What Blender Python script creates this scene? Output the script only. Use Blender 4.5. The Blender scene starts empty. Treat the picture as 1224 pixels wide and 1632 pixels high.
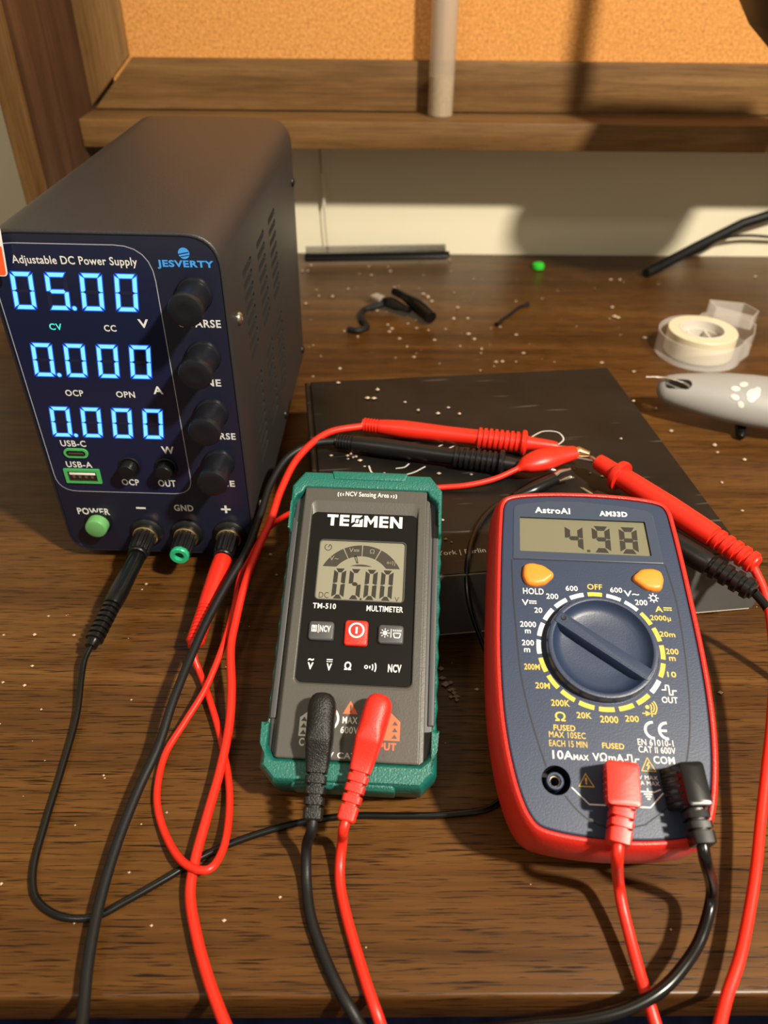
import bpy, math, random
from math import pi, sin, cos, radians, atan2, sqrt
from mathutils import Vector, Matrix
from mathutils.geometry import tessellate_polygon
random.seed(7)
S = bpy.context.scene
COL = S.collection

# ------------------------------------------------------------------ camera, world, lights, exposure
cam = bpy.data.cameras.new('camera')
cam_ob = bpy.data.objects.new('camera', cam)
COL.objects.link(cam_ob)
cam.sensor_fit = 'VERTICAL'
cam.sensor_height = 36.0
cam.sensor_width = 27.0
cam.lens = 36.0 * 1226.57 / 1632.0
cam.clip_start = 0.01
_r = Vector((0.9999183, -0.00750354, 0.01034827))
_d = Vector((0.00355814, -0.61418313, -0.78915552))
_w = Vector((0.01227719, 0.78912786, -0.61410625))
cam_ob.matrix_world = Matrix(((_r.x, -_d.x, -_w.x, 0), (_r.y, -_d.y, -_w.y, 0), (_r.z, -_d.z, -_w.z, 0.28086634), (0, 0, 0, 1)))
cam.dof.use_dof = True
cam.dof.focus_distance = 0.335
cam.dof.aperture_fstop = 10.0
S.camera = cam_ob

world = bpy.data.worlds.new('room_light')
S.world = world
world.use_nodes = True
world.node_tree.nodes['Background'].inputs[0].default_value = (1.0, 0.85, 0.61, 1)
world.node_tree.nodes['Background'].inputs[1].default_value = 0.345

def area_light(name, loc, target, size, energy, color):
    l = bpy.data.lights.new(name, 'AREA')
    l.shape = 'DISK'
    l.size = size
    l.energy = energy
    l.color = color
    o = bpy.data.objects.new(name, l)
    COL.objects.link(o)
    o.location = loc
    o.rotation_euler = (Vector(target) - Vector(loc)).to_track_quat('-Z', 'Y').to_euler()
    return o
area_light('ceiling_lamp', (0.63, -0.27, 1.05), (0.05, 0.3, 0.0), 0.085, 36, (1.0, 0.90, 0.74))
area_light('second_ceiling_lamp', (-0.7, -0.6, 1.6), (0.0, 0.3, 0.0), 0.20, 5, (1.0, 0.88, 0.72))

S.view_settings.view_transform = 'Standard'
S.view_settings.look = 'None'
S.view_settings.gamma = 1.0
S.view_settings.use_curve_mapping = False
S.view_settings.exposure = 0.0
try:
    S.cycles.use_denoising = True
    S.cycles.max_bounces = 8
    S.cycles.transparent_max_bounces = 12
except Exception:
    pass

# ------------------------------------------------------------------ materials
def mat(name, color, rough=0.5, metal=0.0, spec=0.5, emit=None, estr=0.0, bump=0.0, bscale=400.0, var=0.0, vscale=30.0, coat=0.0, coord='Object'):
    m = bpy.data.materials.new(name)
    m.use_nodes = True
    nt = m.node_tree
    b = nt.nodes['Principled BSDF']
    b.inputs['Base Color'].default_value = (*color, 1)
    b.inputs['Roughness'].default_value = rough
    b.inputs['Metallic'].default_value = metal
    b.inputs['Specular IOR Level'].default_value = spec
    if coat:
        b.inputs['Coat Weight'].default_value = coat
        b.inputs['Coat Roughness'].default_value = 0.1
    if emit:
        b.inputs['Emission Color'].default_value = (*emit, 1)
        b.inputs['Emission Strength'].default_value = estr
    tc = nt.nodes.new('ShaderNodeTexCoord')
    if bump:
        n = nt.nodes.new('ShaderNodeTexNoise')
        n.inputs['Scale'].default_value = bscale
        n.inputs['Detail'].default_value = 2
        nt.links.new(tc.outputs[coord], n.inputs['Vector'])
        bp = nt.nodes.new('ShaderNodeBump')
        bp.inputs['Strength'].default_value = bump
        bp.inputs['Distance'].default_value = 0.0006
        nt.links.new(n.outputs[0], bp.inputs['Height'])
        nt.links.new(bp.outputs[0], b.inputs['Normal'])
    if var:
        n2 = nt.nodes.new('ShaderNodeTexNoise')
        n2.inputs['Scale'].default_value = vscale
        n2.inputs['Detail'].default_value = 5
        nt.links.new(tc.outputs[coord], n2.inputs['Vector'])
        cr = nt.nodes.new('ShaderNodeValToRGB')
        cr.color_ramp.elements[0].position = 0.3
        cr.color_ramp.elements[0].color = (*[c * (1 - var) for c in color], 1)
        cr.color_ramp.elements[1].position = 0.7
        cr.color_ramp.elements[1].color = (*[min(1, c * (1 + var)) for c in color], 1)
        nt.links.new(n2.outputs[0], cr.inputs[0])
        nt.links.new(cr.outputs[0], b.inputs['Base Color'])
    return m

def wood(name, dark, mid, light, scale=1.0, rough=0.38, pores=1.0, axis=0, bump=0.12):
    m = bpy.data.materials.new(name)
    m.use_nodes = True
    nt = m.node_tree
    L = nt.links
    b = nt.nodes['Principled BSDF']
    tc = nt.nodes.new('ShaderNodeTexCoord')
    def mapping(sx, sy, sz):
        mp = nt.nodes.new('ShaderNodeMapping')
        mp.inputs['Scale'].default_value = (sx * scale, sy * scale, sz * scale)
        L.new(tc.outputs['Object'], mp.inputs['Vector'])
        return mp
    def sc(a, c):
        return {0: (a, c, c), 1: (c, a, c), 2: (c, c, a)}[axis]
    def noise(mp, s, det, dist=0.0, rgh=0.55):
        n = nt.nodes.new('ShaderNodeTexNoise')
        n.inputs['Scale'].default_value = s
        n.inputs['Detail'].default_value = det
        n.inputs['Roughness'].default_value = rgh
        n.inputs['Distortion'].default_value = dist
        L.new(mp.outputs[0], n.inputs['Vector'])
        return n
    def ramp(src, stops):
        cr = nt.nodes.new('ShaderNodeValToRGB')
        e = cr.color_ramp.elements
        e[0].position, e[0].color = stops[0][0], (*stops[0][1], 1)
        e[1].position, e[1].color = stops[-1][0], (*stops[-1][1], 1)
        for p, c in stops[1:-1]:
            k = e.new(p)
            k.color = (*c, 1)
        L.new(src.outputs[0], cr.inputs[0])
        return cr
    def mix(kind, fac, a, c):
        x = nt.nodes.new('ShaderNodeMix')
        x.data_type = 'RGBA'
        x.blend_type = kind
        x.inputs[0].default_value = fac
        L.new(a.outputs[0] if a.bl_idname != 'ShaderNodeMix' else a.outputs[2], x.inputs[6])
        L.new(c.outputs[0] if c.bl_idname != 'ShaderNodeMix' else c.outputs[2], x.inputs[7])
        return x
    grain = ramp(noise(mapping(*sc(2.5, 40)), 1.0, 7, 0.9), [(0.28, dark), (0.5, mid), (0.72, light)])
    broad = ramp(noise(mapping(*sc(2.0, 7.0)), 1.0, 3), [(0.3, (0.70, 0.66, 0.62)), (0.7, (1.15, 1.13, 1.10))])
    fine = ramp(noise(mapping(*sc(14, 420)), 1.0, 3), [(0.35, (0.72, 0.7, 0.68)), (0.6, (1.05, 1.05, 1.05))])
    pore_n = noise(mapping(*sc(62, 1700)), 1.0, 2, 0.25, 0.45)
    pore = ramp(pore_n, [(0.34, (0.18, 0.14, 0.12)), (0.415, (1, 1, 1))])
    pore2 = ramp(noise(mapping(*sc(40, 1150)), 1.0, 2, 0.5, 0.45), [(0.315, (0.11, 0.085, 0.07)), (0.385, (1, 1, 1))])
    x = mix('MULTIPLY', 1.0, grain, broad)
    x = mix('MULTIPLY', 0.8, x, fine)
    x = mix('MULTIPLY', pores, x, pore)
    x = mix('MULTIPLY', pores, x, pore2)
    L.new(x.outputs[2], b.inputs['Base Color'])
    b.inputs['Roughness'].default_value = rough
    b.inputs['Specular IOR Level'].default_value = 0.25
    if bump:
        bp = nt.nodes.new('ShaderNodeBump')
        bp.inputs['Strength'].default_value = bump
        bp.inputs['Distance'].default_value = 0.0005
        L.new(pore.outputs[0], bp.inputs['Height'])
        L.new(bp.outputs[0], b.inputs['Normal'])
    return m

def cork(name):
    m = bpy.data.materials.new(name)
    m.use_nodes = True
    nt = m.node_tree
    L = nt.links
    b = nt.nodes['Principled BSDF']
    tc = nt.nodes.new('ShaderNodeTexCoord')
    n = nt.nodes.new('ShaderNodeTexNoise')
    n.inputs['Scale'].default_value = 420
    n.inputs['Detail'].default_value = 6
    n.inputs['Roughness'].default_value = 0.7
    L.new(tc.outputs['Object'], n.inputs['Vector'])
    cr = nt.nodes.new('ShaderNodeValToRGB')
    e = cr.color_ramp.elements
    e[0].position, e[0].color = 0.28, (0.30, 0.115, 0.024, 1)
    e[1].position, e[1].color = 0.74, (0.78, 0.40, 0.13, 1)
    k = e.new(0.5)
    k.color = (0.60, 0.265, 0.062, 1)
    L.new(n.outputs[0], cr.inputs[0])
    L.new(cr.outputs[0], b.inputs['Base Color'])
    b.inputs['Roughness'].default_value = 0.9
    bp = nt.nodes.new('ShaderNodeBump')
    bp.inputs['Strength'].default_value = 0.4
    bp.inputs['Distance'].default_value = 0.001
    L.new(n.outputs[0], bp.inputs['Height'])
    L.new(bp.outputs[0], b.inputs['Normal'])
    return m

def scuffed(name, color, streak, rough=0.5):
    """flat colour with sparse pale scratches"""
    m = mat(name, color, rough, spec=0.28)
    nt = m.node_tree
    L = nt.links
    b = nt.nodes['Principled BSDF']
    tc = nt.nodes.new('ShaderNodeTexCoord')
    out = None
    for rot, sx, sy, th in ((0.5, 12, 150, 0.745), (-0.7, 14, 170, 0.75), (0.15, 10, 130, 0.745)):
        mp = nt.nodes.new('ShaderNodeMapping')
        mp.inputs['Rotation'].default_value = (0, 0, rot)
        mp.inputs['Scale'].default_value = (sx, sy, 20)
        L.new(tc.outputs['Object'], mp.inputs['Vector'])
        n = nt.nodes.new('ShaderNodeTexNoise')
        n.inputs['Scale'].default_value = 2.0
        n.inputs['Detail'].default_value = 1
        n.inputs['Distortion'].default_value = 0.3
        L.new(mp.outputs[0], n.inputs['Vector'])
        cr = nt.nodes.new('ShaderNodeValToRGB')
        cr.color_ramp.elements[0].position = th
        cr.color_ramp.elements[0].color = (0, 0, 0, 1)
        cr.color_ramp.elements[1].position = th + 0.1
        cr.color_ramp.elements[1].color = (1, 1, 1, 1)
        L.new(n.outputs[0], cr.inputs[0])
        if out is None:
            out = cr.outputs[0]
        else:
            mx = nt.nodes.new('ShaderNodeMath')
            mx.operation = 'MAXIMUM'
            L.new(out, mx.inputs[0])
            L.new(cr.outputs[0], mx.inputs[1])
            out = mx.outputs[0]
    dn = nt.nodes.new('ShaderNodeTexNoise')
    dn.inputs['Scale'].default_value = 25
    dn.inputs['Detail'].default_value = 6
    L.new(tc.outputs['Object'], dn.inputs['Vector'])
    dr = nt.nodes.new('ShaderNodeValToRGB')
    dr.color_ramp.elements[0].position = 0.35
    dr.color_ramp.elements[0].color = (*[c * 0.75 for c in color], 1)
    dr.color_ramp.elements[1].position = 0.7
    dr.color_ramp.elements[1].color = (*[c * 1.5 for c in color], 1)
    L.new(dn.outputs[0], dr.inputs[0])
    x = nt.nodes.new('ShaderNodeMix')
    x.data_type = 'RGBA'
    L.new(out, x.inputs[0])
    L.new(dr.outputs[0], x.inputs[6])
    x.inputs[7].default_value = (*streak, 1)
    L.new(x.outputs[2], b.inputs['Base Color'])
    return m

def clear_plastic(name, tint=(0.9, 0.88, 0.84), fac=0.22):
    m = bpy.data.materials.new(name)
    m.use_nodes = True
    nt = m.node_tree
    b = nt.nodes['Principled BSDF']
    b.inputs['Base Color'].default_value = (*tint, 1)
    b.inputs['Roughness'].default_value = 0.12
    out = nt.nodes['Material Output']
    t = nt.nodes.new('ShaderNodeBsdfTransparent')
    mx = nt.nodes.new('ShaderNodeMixShader')
    mx.inputs[0].default_value = fac
    nt.links.new(t.outputs[0], mx.inputs[1])
    nt.links.new(b.outputs[0], mx.inputs[2])
    nt.links.new(mx.outputs[0], out.inputs[0])
    return m

M = {}
M['desk'] = wood('desk_walnut', (0.050, 0.0200, 0.0046), (0.088, 0.0370, 0.0082), (0.136, 0.0610, 0.0145), 1.0, 0.36, 0.95)
M['hutch'] = wood('hutch_walnut', (0.130, 0.066, 0.022), (0.195, 0.104, 0.037), (0.275, 0.158, 0.060), 1.2, 0.5, 0.25)
M['hutch_v'] = wood('hutch_walnut_upright', (0.130, 0.066, 0.022), (0.195, 0.104, 0.037), (0.275, 0.158, 0.060), 1.2, 0.5, 0.25, axis=2)
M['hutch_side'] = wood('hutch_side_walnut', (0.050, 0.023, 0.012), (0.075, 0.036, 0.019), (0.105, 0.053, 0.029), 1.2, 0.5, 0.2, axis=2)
M['cork'] = cork('cork')
M['wall'] = mat('cream_wall', (0.80, 0.74, 0.56), 0.85, bump=0.08, bscale=300, spec=0.2)
M['floor'] = mat('dark_floor', (0.02, 0.018, 0.02), 0.7, var=0.3, vscale=8)
M['rug'] = mat('navy_rug', (0.003, 0.004, 0.014), 0.95, var=0.6, vscale=40, spec=0.1)
M['case'] = mat('black_powder_coat', (0.0185, 0.0172, 0.0182), 0.44, bump=0.25, bscale=2200)
M['front'] = mat('glow_tinted_panel', (0.0085, 0.0105, 0.026), 0.34, spec=0.45)  # black panel, blue tint stands in for the display's glow
M['film'] = mat('display_film', (0.0085, 0.0115, 0.038), 0.16, spec=0.45)  # blue tint of the film also carries the digits' glow
M['black'] = mat('black_plastic', (0.006, 0.006, 0.0068), 0.36, spec=0.35)
M['black_matte'] = mat('matte_black_rubber', (0.0055, 0.0055, 0.006), 0.5, bump=0.1, bscale=1500, spec=0.35)
M['black_gloss'] = mat('glossy_black_vinyl', (0.0045, 0.0045, 0.0045), 0.24, spec=0.4)
M['black_grain'] = mat('grained_black_rubber', (0.0065, 0.0065, 0.0062), 0.40, bump=0.6, bscale=1800, spec=0.4)
M['knob'] = mat('charcoal_knob', (0.0070, 0.0075, 0.0105), 0.32, spec=0.4)
M['dark'] = mat('dark_hole', (0.003, 0.003, 0.003), 0.8)
M['white'] = mat('white_print', (0.68, 0.68, 0.66), 0.6)
M['white_line'] = mat('pale_line_print', (0.30, 0.31, 0.36), 0.5)
M['yellow'] = mat('yellow_print', (0.66, 0.44, 0.05), 0.6)
M['logo_blue'] = mat('blue_print', (0.045, 0.30, 0.80), 0.6)
M['led'] = mat('lit_blue_segment', (0.02, 0.1, 0.2), 0.4, emit=(0.17, 0.56, 1.0), estr=1.5)
M['led_glow_rim'] = mat('segment_glow_rim', (0.01, 0.03, 0.1), 0.4, emit=(0.003, 0.085, 0.75), estr=1.0)  # dim segment edge plus blue halo, glow put into emission colour
M['led_dot'] = M['led']
M['led_off'] = mat('unlit_segment', (0.010, 0.013, 0.040), 0.3)
M['cv'] = mat('lit_cyan_text', (0.02, 0.3, 0.28), 0.4, emit=(0.08, 0.85, 0.72), estr=0.8)
M['green_led'] = mat('green_plastic', (0.115, 0.32, 0.11), 0.4)
M['green_ring'] = mat('green_ring_plastic', (0.02, 0.36, 0.17), 0.3)
M['usb_green'] = mat('green_port_frame', (0.06, 0.38, 0.10), 0.4)
M['steel'] = mat('polished_steel', (0.55, 0.53, 0.50), 0.25, metal=1.0)
M['brass'] = mat('brass', (0.75, 0.58, 0.33), 0.3, metal=1.0)
M['red'] = mat('red_vinyl', (0.66, 0.019, 0.007), 0.40, bump=0.05, bscale=900)
M['red_rubber'] = mat('red_rubber', (0.66, 0.018, 0.007), 0.45, bump=0.2, bscale=1600)
M['red_boot'] = mat('red_meter_boot', (0.52, 0.016, 0.008), 0.42, bump=0.25, bscale=1500)
M['sticker_red'] = mat('orange_red_sticker', (0.85, 0.10, 0.02), 0.5)
M['paper'] = mat('white_sticker', (0.8, 0.78, 0.74), 0.6)
M['teal'] = mat('teal_rubber', (0.004, 0.112, 0.087), 0.42, bump=0.5, bscale=1300)
M['tm_gray'] = mat('gray_plastic', (0.062, 0.057, 0.050), 0.44, bump=0.12, bscale=1500)
M['tm_side'] = mat('slate_gray_plastic', (0.047, 0.047, 0.050), 0.5)
M['tm_panel'] = mat('black_panel', (0.0045, 0.0043, 0.004), 0.26, spec=0.4)
M['tm_button'] = mat('gray_button', (0.050, 0.052, 0.057), 0.5)
M['lcd'] = mat('lcd_glass', (0.215, 0.205, 0.148), 0.35)
M['lcd_am'] = mat('lcd_glass_olive', (0.150, 0.142, 0.092), 0.3)
M['lcd_seg'] = mat('lcd_segment', (0.020, 0.017, 0.013), 0.4)
M['lcd_seg_soft'] = mat('lcd_segment_brown', (0.035, 0.030, 0.023), 0.4)
M['orange_print'] = mat('orange_print', (0.75, 0.13, 0.05), 0.6)
M['blue'] = mat('navy_plastic', (0.0165, 0.0290, 0.066), 0.42, bump=0.08, bscale=1600)
M['blue_dark'] = mat('navy_groove', (0.002, 0.003, 0.008), 0.6)
M['blue_window'] = mat('slate_window', (0.042, 0.055, 0.087), 0.2)
M['orange'] = mat('orange_button', (0.80, 0.235, 0.022), 0.42)
M['box'] = scuffed('black_cardboard', (0.0068, 0.0064, 0.0058), (0.10, 0.095, 0.085), 0.40)
M['flap'] = mat('gray_cardboard', (0.085, 0.083, 0.079), 0.6, var=0.15, vscale=30)
M['lid_print'] = mat('pale_lid_print', (0.55, 0.52, 0.48), 0.5)
M['card_edge'] = mat('white_cardboard_edge', (0.55, 0.5, 0.45), 0.8)
M['crumb'] = mat('crumb', (0.46, 0.35, 0.25), 0.8, var=0.3, vscale=200)
M['tape'] = mat('cream_tape', (0.66, 0.58, 0.41), 0.45)
M['tape_core'] = mat('white_tape_core', (0.62, 0.58, 0.51), 0.5)
M['clear'] = clear_plastic('clear_plastic')
M['tube'] = clear_plastic('hazy_tube', (0.60, 0.50, 0.38), 0.40)
M['sand'] = mat('sandy_fill', (0.50, 0.37, 0.19), 0.8, var=0.35, vscale=300)
M['tool'] = mat('pale_gray_handle', (0.27, 0.262, 0.25), 0.5)
M['paw'] = mat('white_paw_print', (0.52, 0.51, 0.49), 0.5)
M['green_cap'] = mat('bright_green', (0.03, 0.50, 0.03), 0.4)
M['string'] = mat('pale_string', (0.72, 0.66, 0.56), 0.7)
M['string_dark'] = mat('gray_wire', (0.16, 0.12, 0.08), 0.6)
M['usb_metal'] = mat('pale_metal', (0.62, 0.55, 0.45), 0.4, metal=0.6)

# ------------------------------------------------------------------ mesh builder
MM = Matrix.Scale(0.001, 4)

def catmull(pts, per=8, closed=False):
    P = [Vector(p) for p in pts]
    n = len(P)
    out = []
    rng = range(n) if closed else range(n - 1)
    for i in rng:
        if closed:
            p0, p1, p2, p3 = P[(i - 1) % n], P[i], P[(i + 1) % n], P[(i + 2) % n]
        else:
            p1, p2 = P[i], P[i + 1]
            p0 = P[i - 1] if i > 0 else p1 * 2 - p2
            p3 = P[i + 2] if i + 2 < n else p2 * 2 - p1
        # centripetal parameterisation keeps tight bends free of loops
        t0 = 0.0
        t1 = t0 + max(1e-6, (p1 - p0).length) ** 0.5
        t2 = t1 + max(1e-6, (p2 - p1).length) ** 0.5
        t3 = t2 + max(1e-6, (p3 - p2).length) ** 0.5
        for k in range(per):
            t = t1 + (t2 - t1) * k / per
            a1 = p0 * ((t1 - t) / (t1 - t0)) + p1 * ((t - t0) / (t1 - t0))
            a2 = p1 * ((t2 - t) / (t2 - t1)) + p2 * ((t - t1) / (t2 - t1))
            a3 = p2 * ((t3 - t) / (t3 - t2)) + p3 * ((t - t2) / (t3 - t2))
            b1 = a1 * ((t2 - t) / (t2 - t0)) + a2 * ((t - t0) / (t2 - t0))
            b2 = a2 * ((t3 - t) / (t3 - t1)) + a3 * ((t - t1) / (t3 - t1))
            out.append(b1 * ((t2 - t) / (t2 - t1)) + b2 * ((t - t1) / (t2 - t1)))
    if not closed:
        out.append(P[-1])
    return out

def area2(o):
    return sum(o[i][0] * o[(i + 1) % len(o)][1] - o[(i + 1) % len(o)][0] * o[i][1] for i in range(len(o)))

def ccw(o):
    return list(o) if area2(o) > 0 else list(reversed(o))

def inset(o, d):
    """offset a CCW outline inwards by d"""
    if d == 0:
        return list(o)
    n = len(o)
    res = []
    for i in range(n):
        p, q, r = Vector(o[i - 1][:2]), Vector(o[i][:2]), Vector(o[(i + 1) % n][:2])
        e1, e2 = (q - p), (r - q)
        if e1.length < 1e-9:
            e1 = e2
        if e2.length < 1e-9:
            e2 = e1
        e1.normalize()
        e2.normalize()
        n1, n2 = Vector((-e1.y, e1.x)), Vector((-e2.y, e2.x))
        b = n1 + n2
        if b.length < 1e-6:
            b = n1.copy()
        b.normalize()
        k = max(0.35, b.dot(n1))
        res.append(tuple(q + b * (d / k)))
    return res

def rrect(x0, y0, x1, y1, r, n=6):
    rs = r if isinstance(r, (tuple, list)) else (r, r, r, r)   # bl br tr tl
    out = []
    for (cx, cy, a, rr) in ((x0 + rs[0], y0 + rs[0], pi, rs[0]), (x1 - rs[1], y0 + rs[1], 1.5 * pi, rs[1]),
                            (x1 - rs[2], y1 - rs[2], 0, rs[2]), (x0 + rs[3], y1 - rs[3], 0.5 * pi, rs[3])):
        if rr <= 1e-6:
            out.append((cx, cy))
            continue
        for k in range(n + 1):
            t = a + 0.5 * pi * k / n
            out.append((cx + rr * cos(t), cy + rr * sin(t)))
    return out

def rpoly(pts, r, n=4):
    """polygon with rounded corners; r one radius or one per corner"""
    pts = ccw(pts)
    out = []
    m = len(pts)
    for i in range(m):
        rr = r[i] if isinstance(r, (tuple, list)) else r
        p, q, s = Vector(pts[i - 1]), Vector(pts[i]), Vector(pts[(i + 1) % m])
        a, b = (p - q), (s - q)
        la, lb = a.length, b.length
        a.normalize()
        b.normalize()
        ang = a.angle(b)
        d = min(rr / math.tan(ang / 2) if ang > 1e-3 else 0, la * 0.48, lb * 0.48)
        if d < 1e-6 or ang > pi - 0.02:
            out.append(tuple(q))
            continue
        s0, s1 = q + a * d, q + b * d
        for k in range(n + 1):
            t = k / n
            out.append(tuple(s0 * (1 - t) ** 2 + q * 2 * t * (1 - t) + s1 * t ** 2))
    return out

def circle(cx, cy, r, n=32, ry=None):
    return [(cx + r * cos(2 * pi * k / n), cy + (ry or r) * sin(2 * pi * k / n)) for k in range(n)]

_text_cache = {}
def text_geo(s, bold=0.0):
    key = (s, bold)
    if key not in _text_cache:
        cu = bpy.data.curves.new('lettering', 'FONT')
        cu.body = s
        cu.size = 1.0
        cu.offset = bold
        cu.space_character = 1.05 if bold < 0.02 else 1.1
        cu.resolution_u = 3
        ob = bpy.data.objects.new('lettering', cu)
        COL.objects.link(ob)
        dg = bpy.context.evaluated_depsgraph_get()
        dg.update()
        me = bpy.data.meshes.new_from_object(ob.evaluated_get(dg))
        vs = [(v.co.x, v.co.y) for v in me.vertices]
        fs = [tuple(p.vertices) for p in me.polygons]
        bpy.data.objects.remove(ob)
        bpy.data.curves.remove(cu)
        bpy.data.meshes.remove(me)
        if vs:
            x0, x1 = min(v[0] for v in vs), max(v[0] for v in vs)
            y0, y1 = min(v[1] for v in vs), max(v[1] for v in vs)
            vs = [((v[0] - x0) / max(1e-9, x1 - x0), (v[1] - y0) / max(1e-9, y1 - y0)) for v in vs]
        _text_cache[key] = (vs, fs)
    return _text_cache[key]

class MB:
    def __init__(self, M0=None):
        self.v, self.f, self.mi, self.sm, self.mats = [], [], [], [], []
        self.M = M0 if M0 is not None else MM
    def _mi(self, m):
        if m not in self.mats:
            self.mats.append(m)
        return self.mats.index(m)
    def add(self, vs, fs, m, smooth=True):
        b = len(self.v)
        self.v += [tuple(self.M @ Vector(p)) for p in vs]
        k = self._mi(m)
        for f in fs:
            self.f.append(tuple(b + i for i in f))
            self.mi.append(k)
            self.sm.append(smooth)
    def loft(self, rings, m, cap0=True, cap1=True, smooth=True, closed=True):
        n = len(rings[0])
        vs = [p for r in rings for p in r]
        fs = []
        for j in range(len(rings) - 1):
            for i in range(n if closed else n - 1):
                a, b = j * n + i, j * n + (i + 1) % n
                fs.append((a, b, b + n, a + n))
        for on, base, flip in ((cap0, 0, True), (cap1, (len(rings) - 1) * n, False)):
            if on:
                ring = [Vector(p) for p in vs[base:base + n]]
                nrm = Vector((0, 0, 0))
                for i in range(n):
                    p, q = ring[i], ring[(i + 1) % n]
                    nrm += Vector(((p.y - q.y) * (p.z + q.z), (p.z - q.z) * (p.x + q.x), (p.x - q.x) * (p.y + q.y)))
                for t in tessellate_polygon([ring]):
                    a, b_, c = (ring[i] for i in t)
                    t = tuple(t) if (b_ - a).cross(c - a).dot(nrm) > 0 else (t[0], t[2], t[1])
                    if flip:
                        t = (t[0], t[2], t[1])
                    fs.append(tuple(base + i for i in t))
        self.add(vs, fs, m, smooth)
    def prism(self, outline, z0, z1, m, top=0.0, bot=0.0, seg=3, mtop=None):
        o = ccw(outline)
        rings = []
        if bot:
            for k in range(seg + 1):
                a = 0.5 * pi * k / seg
                rings.append([(x, y, z0 + bot * (1 - cos(a))) for x, y in inset(o, bot * (1 - sin(a)))])
        else:
            rings.append([(x, y, z0) for x, y in o])
        if top:
            for k in range(seg + 1):
                a = 0.5 * pi * k / seg
                rings.append([(x, y, z1 - top * (1 - sin(a))) for x, y in inset(o, top * (1 - cos(a)))])
        else:
            rings.append([(x, y, z1) for x, y in o])
        self.loft(rings, m)
    def plate(self, outline, holes, z0, z1, m, top=0.0, wall=None, bottom=False):
        """flat plate with holes; hole walls run from z1 down to z0"""
        o = ccw(outline)
        if top:
            rings = [[(x, y, z0) for x, y in o], [(x, y, z1 - top) for x, y in o],
                     [(x, y, z1 - top * 0.3) for x, y in inset(o, top * 0.3)], [(x, y, z1) for x, y in inset(o, top)]]
        else:
            rings = [[(x, y, z0) for x, y in o], [(x, y, z1) for x, y in o]]
        self.loft(rings, m, bottom and not holes, False)
        oo = [(p[0], p[1]) for p in rings[-1]]
        polys = [[Vector((x, y, 0)) for x, y in oo]] + [[Vector((x, y, 0)) for x, y in reversed(ccw(h))] for h in holes]
        flat = [v for p in polys for v in p]
        tris = tessellate_polygon(polys)
        fs = []
        for t in tris:
            a, b, c = (flat[i] for i in t)
            fs.append(t if (b - a).cross(c - a).z > 0 else (t[0], t[2], t[1]))
        self.add([(v.x, v.y, z1) for v in flat], fs, m, False)
        for h in holes:
            hh = list(reversed(ccw(h)))
            self.loft([[(x, y, z0) for x, y in hh], [(x, y, z1) for x, y in hh]], wall or m, False, False)
    def flat(self, outline, z, m):
        o = ccw(outline)
        t = tessellate_polygon([[Vector((x, y, 0)) for x, y in o]])
        fs = []
        for q in t:
            a, b, c = (Vector((*o[i], 0)) for i in q)
            fs.append(tuple(q) if (b - a).cross(c - a).z > 0 else (q[0], q[2], q[1]))
        self.add([(x, y, z) for x, y in o], fs, m, False)
    def ribbon(self, pts, w, z, m, closed=False, h=0.0):
        P = [Vector(p) for p in pts]
        n = len(P)
        vs, fs = [], []
        for i in range(n):
            a = P[i - 1] if (i > 0 or closed) else P[i]
            b = P[(i + 1) % n] if (i < n - 1 or closed) else P[i]
            t = (b - a)
            if t.length < 1e-9:
                t = Vector((1, 0))
            t.normalize()
            nn = Vector((-t.y, t.x)) * (w / 2)
            vs += [(*(P[i] + nn), z), (*(P[i] - nn), z)]
        for i in range(n if closed else n - 1):
            a, b = 2 * i, 2 * ((i + 1) % n)
            fs.append((a, a + 1, b + 1, b))
        self.add(vs, fs, m, False)
    def text(self, s, box, z, m, bold=0.012, shear=0.0):
        x0, y0, x1, y1 = box
        vs, fs = text_geo(s, bold)
        self.add([(x0 + (x1 - x0) * a + shear * b * (y1 - y0), y0 + (y1 - y0) * b, z) for a, b in vs], fs, m, False)
    def tube(self, pts, r, m, n=12, cap=True, flat=1.0):
        P = [Vector(p) for p in pts]
        R = r if isinstance(r, (list, tuple)) else [r] * len(P)
        rings = []
        up = None
        for i, p in enumerate(P):
            t = (P[min(i + 1, len(P) - 1)] - P[max(i - 1, 0)])
            if t.length < 1e-9:
                t = Vector((1, 0, 0))
            t.normalize()
            if up is None:
                up = Vector((0, 0, 1)) if abs(t.z) < 0.9 else Vector((0, 1, 0))
            up = (up - t * up.dot(t))
            if up.length < 1e-6:
                up = t.orthogonal()
            up.normalize()
            s = t.cross(up)
            rings.append([p + s * (R[i] * cos(2 * pi * k / n)) + up * (R[i] * flat * sin(2 * pi * k / n)) for k in range(n)])
        self.loft(rings, m, cap, cap)
    def lathe(self, prof, m, origin=(0, 0, 0), axis=(0, 0, 1), n=28, cap0=True, cap1=True, flute=0.0, nfl=0):
        a = Vector(axis).normalized()
        s = a.orthogonal().normalized()
        t = a.cross(s)
        o = Vector(origin)
        rings = []
        for r, z in prof:
            ring = []
            for k in range(n):
                q = 2 * pi * k / n
                rr = r * (1 - flute * (0.5 + 0.5 * cos(nfl * q))) if nfl else r
                ring.append(o + a * z + s * (rr * cos(q)) + t * (rr * sin(q)))
            rings.append(ring)
        self.loft(rings, m, cap0, cap1)
    def box(self, c, size, m, b=0.0, seg=2):
        x, y, z = c
        sx, sy, sz = (q / 2 for q in size)
        self.prism(rrect(x - sx, y - sy, x + sx, y + sy, min(b, sx * .9, sy * .9), 3) if b else [(x - sx, y - sy), (x + sx, y - sy), (x + sx, y + sy), (x - sx, y + sy)],
                   z - sz, z + sz, m, top=b, bot=b, seg=seg)
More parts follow.
